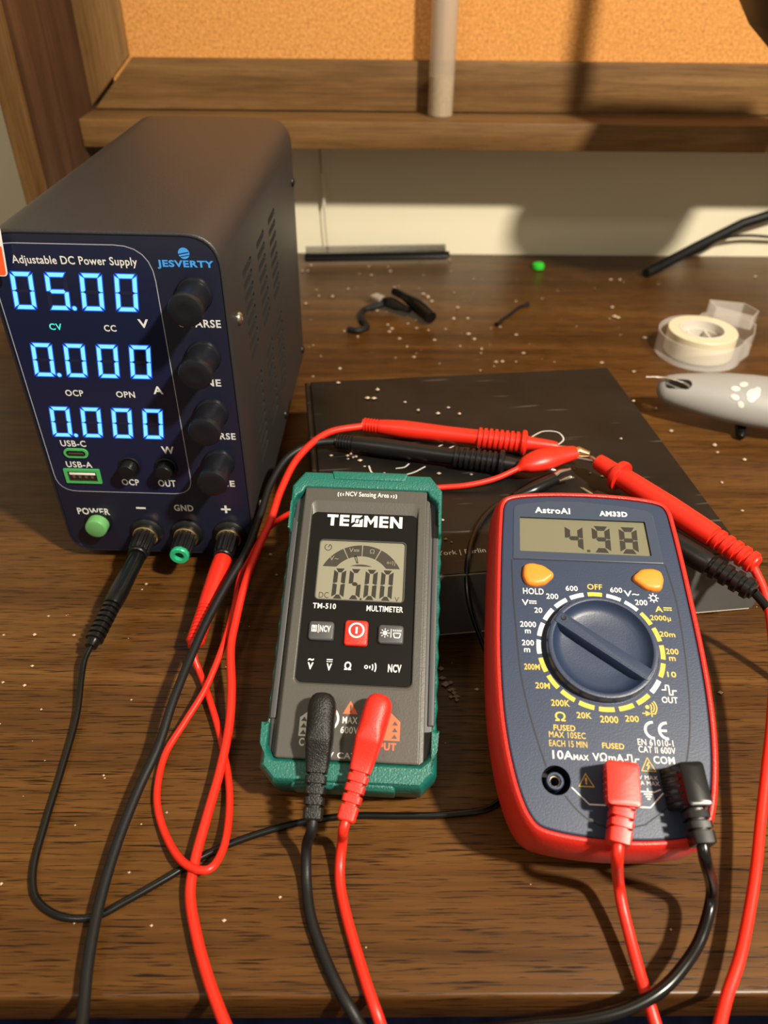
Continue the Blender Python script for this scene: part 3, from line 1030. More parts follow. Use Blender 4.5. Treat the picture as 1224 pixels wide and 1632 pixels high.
# buttons
def tm_button(box, m, deco, label=None):
    x0, y0, x1, y1 = box
    q = MB(TL)
    q.prism(rrect(x0, y0, x1, y1, 1.4, 5), -2.0, 0.35, m, top=0.8, seg=3)
    o = q.build('button', tmr)
    q = MB(TL)
    deco(q, 0.39)
    q.build('button_symbol', o)
    if label:
        o['label'] = label
def deco1(q, z):
    q.flat([(-18.8, -17.2), (-16.6, -17.2), (-16.6, -14.4), (-18.8, -14.4)], z, W)
    q.text('H', (-18.4, -16.9, -17.0, -14.7), z + 0.02, M['tm_button'], 0.0)
    q.flat([(-16.1, -17.6), (-15.8, -17.6), (-15.8, -14.0), (-16.1, -14.0)], z, W)
    q.text('NCV', (-15.4, -17.2, -11.0, -14.4), z, W, 0.03)
def deco2(q, z):
    q.ribbon(circle(-0.3, -15.8, 2.9, 32), 0.75, z, W, closed=True)
    q.flat([(-0.7, -17.2), (0.1, -17.2), (0.1, -14.4), (-0.7, -14.4)], z, W)
def deco3(q, z):
    q.flat(circle(11.4, -16.4, 0.95, 20), z, W)
    for k in range(8):
        a = k * pi / 4
        q.ribbon([(11.4 + 1.3 * cos(a), -16.4 + 1.3 * sin(a)), (11.4 + 1.9 * cos(a), -16.4 + 1.9 * sin(a))], 0.35, z, W)
    q.flat([(13.7, -18.2), (14.0, -18.2), (14.0, -14.6), (13.7, -14.6)], z, W)
    q.ribbon(rpoly([(14.8, -16.3), (17.8, -16.3), (17.3, -18.2), (15.3, -18.2)], 0.3, 3), 0.4, z, W, closed=True)
    for k in range(5):
        q.ribbon([(14.9 + 0.7 * k, -15.6), (14.7 + 0.8 * k, -14.8)], 0.35, z, W)
tm_button((-20.0, -20.6, -9.6, -12.5), M['tm_button'], deco1)
tm_button((-5.2, -22.2, 4.4, -11.5), M['red_rubber'], deco2, 'red power button')
tm_button((8.6, -20.8, 19.0, -12.8), M['tm_button'], deco3)

# ------------------------------------------------------------------ red and blue multimeter on its stand
AH = 33.0
AMX = frame_matrix((0.0867252745, 0.1996218886, 0.0591493734), (0.9981754762, -0.0603797874, 0), (0.0569090132, 0.9407979683, 0.3341564710), (-0.0201762967, -0.3335467945, 0.9425176141))
AM_BASE = AMX @ Matrix.Translation((0, 0, -AH / 1000))
amr = empty('multimeter', 'navy multimeter in a red boot reading 4.98 with a big round dial', 'multimeter', matrix=AM_BASE)
AL = Matrix.Translation((0, 0, AH / 1000)) @ MM
half = [(0.01, 70.5), (12, 70.2), (22, 69.4), (29.5, 68.2), (32.8, 66.8), (34.4, 64.0), (35.2, 57), (36.3, 40), (37.2, 20), (37.8, 3), (37.8, -14), (37.0, -29), (35.2, -42.5), (32.4, -54.5), (29.6, -61.3), (26.6, -64.9), (21, -66.6), (10, -67.9), (0.01, -68.3)]
hs = catmull([(x, y, 0) for x, y in half], 4)
fo = [(-0.4 + p.x, p.y) for p in hs] + [(-0.4 - p.x, p.y) for p in reversed(hs[1:-1])]
fo = ccw(fo)
b = MB(AL)
b.loft([frange(fo, -AH, 1.5), frange(fo, -AH + 1.5, -1.2), frange(fo, -AH + 5, -3.0), frange(fo, -20, -4.2), frange(fo, -10, -4.3), frange(fo, -5, -3.7),
        frange(fo, -2.2, -2.9), frange(fo, -0.6, -2.2), frange(fo, 0.3, -1.3), frange(fo, 0.4, -0.7), frange(fo, 0.1, -0.15), frange(fo, -1.0, -0.02), frange(fo, -10.0, -0.02)], M['red_boot'])
b.build('rubber_boot', amr)
lcd2 = rpoly([(-29.0, 42.0), (24.9, 42.0), (24.2, 58.6), (-28.4, 58.6)], 0.5, 3)
jack = circle(-20.2, -49.7, 5.1, 36)
b = MB(AL)
b.plate(inset(fo, 0.1), [lcd2, jack], -9.0, 0.0, M['blue'], top=0.7, wall=M['blue_dark'])
b.flat(jack, -8.9, M['dark'])
af = b.build('front_shell', amr)
b = MB(AL)
b.lathe([(3.1, -9.0), (3.1, -0.3), (2.8, 0.0), (2.2, 0.0), (1.85, -0.4), (1.85, -8)], M['blue'], (-20.5, -49.9, 0), (0, 0, 1), 32, cap0=False, cap1=False)
b.lathe([(1.84, -1.2), (1.6, -1.2), (1.6, -2.4), (1.84, -2.4)], M['brass'], (-20.5, -49.9, 0), (0, 0, 1), 24, cap0=False, cap1=False)
b.build('input_jack', amr)
# printed grooves on the shell
b = MB(AL)
gl = catmull([(-32.6, 37.9, 0), (-32.5, 20, 0), (-31.9, 6, 0), (-31.0, -10, 0), (-29.0, -23, 0), (-26.4, -34.5, 0), (-23.4, -45.2, 0)], 5)
gr = catmull([(29.9, 38.4, 0), (31.8, 24, 0), (32.1, 8, 0), (31.4, -10, 0), (30.0, -24, 0), (27.6, -36, 0), (23.5, -47.5, 0), (18.0, -56, 0), (9.0, -62.8, 0)], 5)
gb = catmull([(-17.6, -54.7, 0), (-13.6, -59.4, 0), (-8.6, -63.0, 0), (0, -64.8, 0), (9.0, -62.8, 0)], 5)
for g_ in (gl, gr, gb):
    b.ribbon([(p.x, p.y) for p in g_], 0.55, 0.05, M['blue_dark'])
b.ribbon([(-32.0, 38.05), (29.6, 38.5)], 0.35, 0.03, M['blue_dark'])
# clear-edged slate display frame
wf = rpoly([(-32.2, 38.3), (29.5, 38.6), (28.2, 61.8), (26.6, 64.2), (14, 66.3), (-3, 67.6), (-17, 67.2), (-29.4, 64.9), (-30.9, 63.5)], (0.6, 0.6, 1.2, 1.2, 6, 12, 6, 1.2, 1.2), 4)
b.plate(wf, [lcd2], -1.2, 0.35, M['blue_window'], top=0.5, wall=M['blue_dark'])
wfr = b.build('display_frame', amr)
b = MB(AL)
b.prism(inset(ccw(lcd2), 0.02), -2.6, -0.5, M['lcd_am'])
am_lcd = b.build('display', amr)
b = MB(AL)
Z = -0.46
K = M['lcd_seg']
for ch, x in (('4', -10.0), ('9', 1.3), ('8', 12.6)):
    b.seven(ch, x, 43.1, 7.5, 12.9, 2.25, K, Z, slant=0.03, gap=0.22)
b.flat(rrect(-1.2, 43.1, 0.2, 44.3, 0.2, 2), Z, M['lcd_seg_soft'])
b.build('display_digits', am_lcd)
b = MB(AL)
W, Y = M['white'], M['yellow']
Z = 0.40
b.text('AstroAI', (-21.8, 60.9, -6.9, 63.9), Z, W, 0.032)
b.text('AM33D', (5.4, 60.6, 17.2, 63.2), Z, W, 0.045)
b.build('frame_lettering', wfr)
b = MB(AL)
Z = 0.05
def tick(k, m):
    a0 = pi / 2 - k * 2 * pi / 20
    vs, n = [], 5
    for j in range(n + 1):
        a = a0 + (j / n - 0.5) * (5.7 / 23.5)
        vs += [(22.65 * cos(a), 22.65 * sin(a), Z), (24.4 * cos(a), 24.4 * sin(a), Z)]
    b.add(vs, [(2 * j, 2 * j + 1, 2 * j + 3, 2 * j + 2) for j in range(n)], m, False)
for k in range(20):
    tick(k, W if k in (1, 2, 7, 15, 16, 17, 18, 19) else Y)
for s, bx, m in (
    ('HOLD', (-28.5, 22.1, -20.3, 25.2), W), ('600', (-11.4, 24.4, -6.6, 27.0), W), ('OFF', (-2.7, 25.4, 3.2, 28.2), Y), ('600', (6.3, 24.5, 11.1, 27.1), W),
    ('V~', (11.6, 22.9, 17.6, 26.0), W), ('200', (15.6, 19.4, 20.4, 22.1), W), ('A', (23.1, 16.8, 26.1, 19.6), Y), ('2000\u00b5', (20.7, 12.6, 28.6, 15.6), Y),
    ('20m', (23.4, 6.3, 29.3, 8.8), Y), ('200', (24.8, -0.8, 29.5, 1.8), Y), ('m', (25.6, -3.4, 28.0, -1.6), Y), ('10', (24.0, -10.0, 27.3, -7.5), Y),
    ('OUT', (20.6, -20.1, 26.4, -17.4), W), ('200', (6.3, -27.8, 11.2, -25.2), Y), ('2000', (-2.8, -28.6, 3.7, -25.7), Y), ('20K', (-11.2, -27.4, -5.8, -24.8), Y),
    ('200K', (-20.2, -23.3, -13.4, -20.5), Y), ('20M', (-25.6, -16.9, -20.3, -14.2), Y), ('200M', (-29.5, -9.7, -23.6, -7.0), Y), ('200', (-29.9, 0.1, -25.3, 2.7), W),
    ('m', (-29.2, -2.6, -26.9, -0.8), W), ('2000', (-30.3, 7.8, -24.1, 10.5), W), ('m', (-28.5, 5.2, -26.3, 7.0), W), ('20', (-24.4, 14.1, -21.3, 16.7), W),
    ('V', (-29.2, 17.1, -26.5, 20.0), W), ('200', (-19.4, 20.4, -14.6, 23.1), W), ('\u03a9', (-19.1, -28.9, -15.3, -25.0), Y), ('FUSED', (-19.9, -32.3, -12.1, -29.9), Y),
    ('MAX 10SEC', (-21.7, -34.9, -8.6, -32.4), Y), ('EACH 15 MIN', (-21.8, -38.1, -8.3, -35.5), Y), ('10A', (-20.9, -42.6, -13.7, -39.1), W), ('MAX', (-13.5, -42.5, -8.2, -40.3), W),
    ('FUSED', (-3.0, -37.9, 4.8, -35.6), Y), ('V\u03a9mA', (-6.8, -42.5, 4.2, -39.2), W), ('EN 61010-1', (9.8, -36.1, 22.4, -33.5), W), ('CAT II 600V', (9.8, -38.7, 22.8, -36.1), W),
    ('COM', (14.6, -42.4, 22.0, -39.4), W), ('600V MAX', (5.4, -48.0, 15.2, -46.4), W), ('500mA MAX', (4.2, -49.9, 15.6, -48.3), W)):
    bx = (bx[0], bx[1] + 0.07 * (bx[3] - bx[1]), bx[2], bx[3] - 0.05 * (bx[3] - bx[1]))
    b.text(s, bx, Z, m, 0.0 if len(s) > 6 else 0.012)
def dcbar(x0, x1, y, m):
    b.flat([(x0, y + 0.45), (x1, y + 0.45), (x1, y + 0.9), (x0, y + 0.9)], Z, m)
    w = (x1 - x0) / 3.5
    for k in range(3):
        xx = x0 + k * (x1 - x0 - w) / 2
        b.flat([(xx, y - 0.45), (xx + w, y - 0.45), (xx + w, y), (xx, y)], Z, m)
dcbar(-26.3, -23.4, 18.6, W)
dcbar(26.4, 29.6, 18.2, Y)
# lamp symbol, square wave, buzzer and diode
b.ribbon(circle(23.1, 23.0, 1.1, 20), 0.4, Z, W, closed=True)
for k in range(8):
    a = k * pi / 4
    b.ribbon([(23.1 + 1.3 * cos(a), 23.0 + 1.3 * sin(a)), (23.1 + 2.1 * cos(a), 23.0 + 2.1 * sin(a))], 0.4, Z, W)
def steps(pts, w, m):
    for p, q in zip(pts[:-1], pts[1:]):
        x0, x1 = sorted((p[0], q[0]))
        y0, y1 = sorted((p[1], q[1]))
        b.flat([(x0 - w / 2, y0 - w / 2), (x1 + w / 2, y0 - w / 2), (x1 + w / 2, y1 + w / 2), (x0 - w / 2, y1 + w / 2)], Z, m)
steps([(21.3, -14.9), (22.6, -14.9), (22.6, -13.1), (23.8, -13.1), (23.8, -16.7), (25.0, -16.7), (25.0, -15.1), (26.3, -15.1)], 0.45, W)
steps([(4.6, -41.4), (5.6, -41.4), (5.6, -39.6), (7.0, -39.6), (7.0, -42.2), (8.2, -42.2), (8.2, -41.0), (9.4, -41.0)], 0.4, W)
b.flat(circle(14.9, -21.8, 0.75, 16), Z, Y)
for r in (1.5, 2.5, 3.4):
    b.ribbon([(14.9 + r * cos(a), -21.8 + r * sin(a)) for a in [(-0.75 + 1.5 * k / 8) for k in range(9)]], 0.4, Z, Y)
b.flat([(14.0, -23.2), (14.0, -25.2), (16.0, -24.2)], Z, Y)
steps([(16.2, -23.2), (16.2, -25.2)], 0.4, Y)
steps([(12.9, -24.2), (17.6, -24.2)], 0.35, Y)
# CE mark, warning triangles, earth line
for cx in (16.0, 21.0):
    b.ribbon([(cx + 2.9 * cos(radians(a)), -30.3 + 2.9 * sin(radians(a))) for a in range(88, 273, 8)], 0.9, Z, W)
b.ribbon([(18.4, -30.3), (20.8, -30.3)], 0.8, Z, W)
def wtri(x0, x1, y0, y1):
    b.ribbon([(x0, y0), (x1, y0), ((x0 + x1) / 2, y1)], 0.5, Z, Y, closed=True)
wtri(-12.4, -7.2, -51.3, -47.0)
b.text('!', (-10.1, -50.6, -9.5, -48.3), Z, Y, 0.04)
wtri(10.0, 14.9, -44.9, -40.3)
b.ribbon([(12.8, -41.8), (11.9, -43.2), (12.9, -42.9), (12.1, -44.4)], 0.45, Z, Y)
b.ribbon([(-15.0, -51.8), (-9.4, -57.2), (11.4, -57.2), (16.4, -52.2)], 0.42, Z, W)
b.ribbon([(8.6, -52.0), (13.4, -52.0)], 0.4, Z, W)
b.ribbon([(13.4, -52.0), (15.8, -51.0)], 0.4, Z, W)
b.ribbon([(11.2, -50.8), (11.2, -52.0)], 0.4, Z, W)
for k, w in ((0, 1.5), (1, 1.0), (2, 0.5)):
    b.ribbon([(11.2 - w, -52.8 - 0.8 * k), (11.2 + w, -52.8 - 0.8 * k)], 0.4, Z, W)
b.build('shell_lettering', af)
# orange push buttons
for o_ in (rpoly([(-28.6, 30.0), (-27.4, 26.2), (-23.6, 25.6), (-19.6, 26.6), (-15.9, 30.2), (-16.2, 32.0), (-20.0, 35.0), (-24.6, 36.0), (-28.0, 35.0)], 5.0, 6),
           rpoly([(15.6, 30.2), (20.0, 26.4), (23.6, 25.6), (26.6, 26.2), (28.0, 30.6), (27.4, 34.6), (24.0, 35.6), (19.4, 35.2), (15.9, 32.0)], 5.0, 6)):
    b = MB(AL)
    b.prism([(p[0], p[1]) for p in o_], -0.5, 2.4, M['orange'], top=1.7, seg=4)
    b.build('push_button', amr)
# dial
b = MB(AL)
b.lathe([(21.9, 0.02), (21.6, -0.25), (21.3, -0.25), (21.0, 0.0)], M['blue_dark'], (0, 0, 0.05), (0, 0, 1), 72, False, False)
b.lathe([(21.1, -0.3), (20.9, 3.2), (20.5, 4.0), (19.7, 4.2), (18.9, 4.0), (18.0, 2.6), (16.6, 1.0), (14.5, 0.3), (9, 0.1), (0.3, 0.0)], M['blue'], (0, 0, 0.15), (0, 0, 1), 72)
dial = b.build('rotary_dial', amr)
a = atan2(-13.2 - 11.0, 16.6 + 18.1)
b = MB(AL @ Matrix.Rotation(a, 4, 'Z'))
bar = rpoly([(-20.4, -2.2), (-19.6, -2.75), (20.2, -2.75), (20.2, 2.75), (-19.0, 2.75), (-20.4, 2.2)], 0.6, 3)
b.loft([frange(ccw(bar), 0.1, -0.7), frange(ccw(bar), 3.9, 0.0), frange(ccw(bar), 4.5, 0.35), frange(ccw(bar), 4.7, 0.9)], M['blue'])
b.lathe([(1.05, 4.72), (0.95, 4.85), (0.75, 4.72), (0.6, 4.71), (0.05, 4.71)], M['blue_dark'], (-17.6, 0.4, 0.03), (0, 0, 1), 20, False)
b.build('dial_grip', dial)
# fold-out stand behind
b = MB(AL)
b.box((-0.4, 30, -AH + 1.0), (44, 60, 3.0), M['red_boot'], 1.0)
zf = Vector((0, 0, -1))
inv = AMX.inverted()
foot_l, foot_r = inv @ Vector((0.080, 0.262, 0.0015)), inv @ Vector((0.109, 0.2605, 0.0015))
for p in (foot_l, foot_r):
    pass
top_l, top_r = Vector((-14, 52, -AH)), Vector((13, 52, -AH))
vs = []
for t_, f_ in ((top_l, foot_l * 1000), (top_r, foot_r * 1000)):
    vs += [t_ + Vector((0, 1.5, 0)), t_ - Vector((0, 1.5, 0)), f_ + Vector((0, 1.3, 0.3)), f_ - Vector((0, 1.3, -0.3))]
b.add(vs, [(0, 1, 3, 2), (4, 6, 7, 5), (0, 4, 5, 1), (2, 3, 7, 6), (0, 2, 6, 4), (1, 5, 7, 3)], M['red_boot'], False)
b.build('tilt_stand', amr)

# ------------------------------------------------------------------ black cardboard box the meters lean on
BW, BD, BH = 203.9, 191.5, 40.2
box = empty('cardboard_box', 'flat black cardboard box with a gray front flap and dusty scratched lid', 'box',
            matrix=Matrix.Translation((-0.02433212, 0.25580287, 0)) @ Matrix.Rotation(0.11160173, 4, 'Z'))
b = MB()
b.prism(rrect(0.8, 1.0, BW - 0.8, BD - 1.0, 0.8, 2), 0, BH - 1.8, M['box'])
b.build('tray', box)
b = MB()
b.prism(rrect(3.6, 0, BW, BD, 1.2, 3), BH - 1.7, BH, M['box'], top=0.7)
b.build('lid', box)
b = MB()
b.prism([(0, 2), (2.6, 2), (2.6, BD - 1), (0, BD - 1)], BH - 5.0, BH + 0.2, M['box'], top=0.7)
b.build('side_wall', box)
b = MB()
b.prism([(BW - 0.9, 4), (BW + 0.6, 4), (BW + 0.6, BD - 1), (BW - 0.9, BD - 1)], 0, BH - 3.5, M['box'])
b.build('side_wall', box)
FL = Matrix(((1, 0, 0, 0), (0, -sin(radians(3)), -cos(radians(3)), 0), (0, cos(radians(3)), -sin(radians(3)), 0), (0, 0, 0, 1)))
b = MB(Matrix.Translation((0, -0.0012, 0.001)) @ Matrix(((1, 0, 0, 0), (0, 0, -1, 0), (0, 1, 0, 0), (0, 0, 0, 1))) @ MM)
fl = rpoly([(2, 0), (218.5, 1.2), (219.6, 9), (216, 24), (204.5, BH - 1.0), (2, BH - 1.0)], (1, 3, 3, 4, 2, 1), 3)
b.prism(fl, -0.9, 0.0, M['flap'])
b.ribbon([(2, 0.25), (217, 1.45)], 0.7, 0.03, M['card_edge'])
b.build('front_flap', box)
b = MB()
Z = BH + 0.05
b.text('New York | Berlin', (46.8, 12.6, 79.8, 16.8), Z, M['white'], 0.01)
for pts in ([(31.5, 92, 0), (33.0, 84.5, 0), (42, 80.5, 0), (54, 82.5, 0), (62.5, 88.0, 0)], [(46, 87.8, 0), (51, 88.6, 0), (54, 91.8, 0)], [(58, 103, 0), (60.5, 98.5, 0), (57, 97, 0)],
            [(68, 101, 0), (72, 106, 0), (76, 109, 0)], [(76, 103, 0), (84, 108, 0)], [(127, 110, 0), (138, 117, 0), (146, 115, 0), (147, 107, 0), (138, 99, 0)], [(92, 97, 0), (97, 102, 0), (101, 105, 0)]):
    b.ribbon([(p.x, p.y) for p in catmull(pts, 6)], 0.8, Z, M['lid_print'])
b.build('lid_lettering', box)

# ------------------------------------------------------------------ cables and leads
WM = MM
def mmv(pts):
    return [Vector(p) for p in pts]
def path_len(P):
    d = [0.0]
    for a, c in zip(P[:-1], P[1:]):
        d.append(d[-1] + (c - a).length)
    return d
def cable(pts, r, m, parent, name='cable', n=14, per=10):
    b = MB()
    b.tube(catmull(pts, per), r, m, n)
    return b.build(name, parent)
def lead(name, label, cat='test lead'):
    return empty(name, label, cat, loc=(0, 0, 0))
def rod(b, p0, p1, prof, m, n=24):
    """lathe along p0 -> p1; profile given as (distance mm, radius mm)"""
    p0, p1 = Vector(p0), Vector(p1)
    b.lathe([(r, s) for s, r in prof], m, p0, p1 - p0, n)
def ribs(s0, s1, n, r_hi, r_lo):
    out = []
    w = (s1 - s0) / n
    for k in range(n):
        a = s0 + k * w
        out += [(a, r_lo), (a + 0.12 * w, r_lo), (a + 0.22 * w, r_hi), (a + 0.72 * w, r_hi), (a + 0.82 * w, r_lo)]
    out.append((s1, r_lo))
    return out

# --- black supply lead: banana plug in the minus post, crocodile clip behind the meters
l = lead('test_lead', 'thin black lead from the minus post of the power supply, looping across the desk')
p0, p1 = (-120.9, 297.4, 20.6), (-131.5, 243.0, 11.0)
b = MB()
rod(b, p0, p1, [(-2.5, 2.2), (0, 2.2), (0.1, 3.9), (1.0, 4.2), (6, 4.3), (24, 4.7), (30, 4.5), (31, 4.3)] + ribs(31.5, 52, 7, 4.2, 3.2) + [(52.5, 3.0), (55.2, 2.8), (55.6, 2.0)], M['black_gloss'], 28)
b.build('banana_plug', l)
cable([(-131.2, 244.6, 11.4), (-132.6, 238, 9.4), (-132.3, 230, 6.5), (-129.6, 212, 3.2), (-128.1, 184.4, 1.6), (-127.0, 162.3, 1.5), (-124.9, 142.6, 1.5), (-120.2, 133.0, 1.5), (-110.0, 127.1, 1.5), (-97.9, 126.8, 1.5), (-88.3, 132.2, 1.5), (-76.2, 140.1, 1.5), (-62.3, 149.6, 1.5), (-46.9, 156.6, 1.5), (-28.1, 162.3, 1.5), (-8.7, 165.0, 1.5), (11.0, 165.0, 1.5), (30.7, 165.6, 1.5), (47.1, 168.9, 1.5), (57.5, 180.2, 1.6), (61.5, 200, 1.9), (58.5, 222.1, 3.0), (51.9, 240.1, 12.0), (43.5, 253.6, 32.0), (43.8, 270.4, 42.2), (52.1, 297.6, 41.9), (62.4, 312.7, 42.0), (74.0, 320.5, 43.0)], 1.35, M['black_gloss'], l)
b = MB()
P = catmull([(72, 319.5, 43.0), (80, 322.8, 44.0), (88, 327.6, 45.0), (95, 332.0, 45.6)], 5)
n_ = len(P)
b.tube(P, [1.9 + 2.6 * min(1, i / (n_ * 0.4)) - 0.9 * max(0, (i / n_ - 0.6)) for i in range(n_)], M['black_gloss'], 14, flat=0.75)
b.build('clip_sleeve', l)
b = MB()
for dz, q in ((1.2, 3.5), (-1.2, -3.5)):
    b.tube([(92, 330.2 + q * .1, 45.5 + dz), (98, 334.0 + q * .4, 45.8 + dz * 1.8), (104.5, 336.4 + q * .6, 46.4 + dz * 0.8)], [2.2, 1.6, 1.0], M['steel'], 8, flat=0.4)
b.tube([(97, 329.0, 46.0), (105.5, 332.0, 46.0)], 0.55, M['steel'], 8)
b.build('clip_jaws', l)

# --- red supply lead
l = lead('test_lead', 'thin red lead from the plus post of the power supply, looped on the desk')
p0, p1 = (-77.0, 295.6, 20.6), (-83.8, 243.0, 11.5)
b = MB()
rod(b, p0, p1, [(-2.5, 2.2), (0, 2.2), (0.1, 4.3), (1.0, 4.7), (8, 4.9), (24, 4.7), (31, 4.4)] + ribs(31.5, 51, 9, 4.3, 3.8) + [(51.5, 3.2), (53.5, 2.6), (54.0, 1.9)], M['red'], 28)
b.build('banana_plug', l)
cable([(-83.6, 244.4, 11.8), (-82.6, 239, 8.5), (-80.2, 234.7, 5.0), (-73.1, 219.5, 4.0), (-64.1, 196.9, 3.0), (-57.1, 172.0, 3.5), (-55.9, 147.9, 6.5), (-59.4, 140.0, 8.6), (-68.0, 142.7, 7.0), (-79.4, 156.8, 3.0), (-86.3, 172.7, 2.0), (-87.3, 192.4, 2.0), (-81.6, 207.7, 4.0), (-75.4, 222.3, 7.0), (-70.1, 243.8, 12.0), (-67.7, 264.2, 15.5), (-66.8, 285.2, 18.5), (-61.3, 301.7, 22.0), (-55.5, 313.2, 26.0), (-45.1, 316.1, 33.0), (-30.0, 312.9, 41.6), (-11.9, 317.2, 42.0), (10.8, 322.6, 42.0), (31.3, 327.6, 42.0), (48.6, 328.6, 43.2), (63.7, 331.6, 45.4), (78.0, 336.6, 49.6)], 1.5, M['red'], l)
b = MB()
P = catmull([(75.5, 335.7, 48.6), (80, 337.3, 50.2), (90, 341.4, 51.0), (99, 345.4, 51.0), (108.5, 348.4, 51.0)], 6)
n_ = len(P)
rad = []
for i in range(n_):
    t = i / (n_ - 1)
    rad.append(1.9 + 5.3 * sin(min(1.0, t / 0.5) * pi / 2) ** 1.6 - 2.6 * max(0.0, (t - 0.5) / 0.5) ** 1.3)
b.tube(P, rad, M['red'], 18, flat=0.74)
b.build('clip_sleeve', l)
b = MB()
for dz in (1.4, -1.4):
    b.tube([(106, 347.8, 51.0 + dz), (111, 349.4, 51.0 + dz * 1.3), (116.2, 347.2, 51.0 + dz * 0.5)], [2.8, 2.2, 1.3], M['brass'], 10, flat=0.4)
b.tube([(104, 346.4, 49.8), (118.5, 340.4, 50.4)], 0.95, M['steel'], 10)
b.build('clip_jaws', l)

# --- pencil probes of the pocket meter
PROBE = [(0, 2.2), (0.3, 3.6)] + ribs(0.8, 9.5, 5, 4.2, 3.4) + [(10, 4.1), (16, 4.7), (24, 5.2), (32, 5.1), (50, 4.6), (66, 4.6)] + ribs(67, 91, 8, 6.0, 4.9) + [(91.3, 5.2), (92.0, 7.2), (93.4, 7.4), (94.4, 6.6), (95, 4.2), (100, 3.7), (109, 3.1), (111.5, 2.6), (112, 1.4)]
def probe(parent, p0, p1, m, prof=None, tip=11.0, r=1.0):
    b = MB()
    prof = prof or PROBE
    rod(b, p0, p1, prof, m, 32)
    o = b.build('probe_handle', parent)
    p0, p1 = Vector(p0), Vector(p1)
    d = (p1 - p0).normalized()
    L_ = prof[-1][0]
    b = MB()
    b.lathe([(r, L_ - 3), (r, L_ + tip - 2), (0.15, L_ + tip)], M['steel'], p0, d, 14)
    b.build('probe_tip', parent)

def tm_plug(b, a, e, m, wide):
    """moulded elbow plug on the pocket meter: a head, e cable end in face coordinates (u, v)"""
    ax = Vector((e[0] - a[0], e[1] - a[1], 0))
    L_ = ax.length
    ax.normalize()
    sx = Vector((ax.y, -ax.x, 0)) * -1
    st = [  # distance, half width, bottom, top
        (0.0, 1.6, 4.2, 8.6), (0.5, 3.0, 2.6, 10.2), (1.6, 4.2, 1.4, 11.4), (3.2, 5.0, 0.6, 12.0), (5.5, 5.35, 0.2, 12.3), (12, 5.25, 0.1, 12.4), (17.5, 5.0, 0.1, 12.4),
        (19.0, 4.9, 0.2, 11.9), (23.0, 4.6, 0.6, 9.9), (27.0, 4.2, 1.2, 8.8), (29.0, 3.95, 1.4, 8.6)]
    s = 29.0
    hw, bo, to = 3.95, 1.4, 8.6
    for k in range(4):
        st += [(s + 0.3, hw, bo, to), (s + 0.5, hw - 1.15, bo + 1.1, to - 1.1), (s + 1.3, hw - 1.15, bo + 1.1, to - 1.1), (s + 1.5, hw, bo, to), (s + 3.6, hw - 0.1, bo + 0.1, to - 0.1)]
        s += 3.7
        hw -= 0.14
        bo += 0.12
        to -= 0.12
    st += [(L_ - 0.6, hw, bo, to), (L_, hw - 0.5, bo + 0.5, to - 0.5)]
    rings = []
    for d, w, z0, z1 in st:
        c = Vector((a[0], a[1], 0)) + ax * d
        hh = (z1 - z0) / 2
        ring = []
        for x, z in rrect(-w, -hh, w, hh, min(w, hh) * (0.80 if d < 17 else 0.42), 4):
            q = c + sx * x
            ring.append((q.x, q.y, (z0 + z1) / 2 + z))
        rings.append(ring)
    b.loft(rings, m)
    # pale bevel facet where the plug bends down to its cable
    return L_

def world_of(frame, u, v, n):
    return (frame @ Vector((u / 1000, v / 1000, n / 1000))) * 1000

# black lead of the pocket meter
l = lead('test_lead', 'black lead with an elbow plug in the teal meter and a probe on the box')
b = MB(TMX @ MM)
tm_plug(b, (-10.9, -43.6), (-11.0, -89.3), M['black_grain'], 5)
b.lathe([(2, 0.4), (2, -9)], M['steel'], (-10.9, -49.0, 0), (0, 0, 1), 16)
b.build('elbow_plug', l)
q0, q1 = world_of(TMX, -11.0, -86.5, 5.2), world_of(TMX, -11.0, -92.0, 5.0)
cable([q0, q1, (-24.5, 148.1, 10.0), (-24.6, 142.4, 4.2), (-24.0, 136.5, 2.2), (-22.0, 126.6, 2.0), (-16.9, 114.2, 2.0), (-11.2, 103.5, 2.0), (-6.3, 96.7, 0.5), (-1.5, 91.4, -6), (5, 84, -18), (12, 76, -34), (12, 62, -70), (-10, 50, -110), (-50, 46, -110), (-80, 54, -60), (-86, 64, -14), (-86.0, 72.0, 8.0), (-89.9, 87.5, 6.0), (-92.2, 98.2, 5.0), (-94.3, 109.3, 5.0), (-96.1, 126.5, 5.0), (-95.6, 149.9, 6.0), (-92.5, 172.0, 8.0), (-88.1, 190.0, 11.0), (-85.6, 209.1, 15.0), (-81.9, 230.9, 18.0), (-77.5, 251.1, 21.0), (-70.9, 272.2, 25.0), (-64.0, 290.7, 29.0), (-59.2, 314.7, 34.0), (-55.8, 337.0, 38.0), (-47.6, 355.1, 43.0), (-34.1, 364.0, 46.0), (-20.0, 366.6, 46.0)], 1.98, M['black_matte'], l)
probe(l, (-22.0, 366.6, 45.8), (70.0, 345.3, 45.8), M['black'])

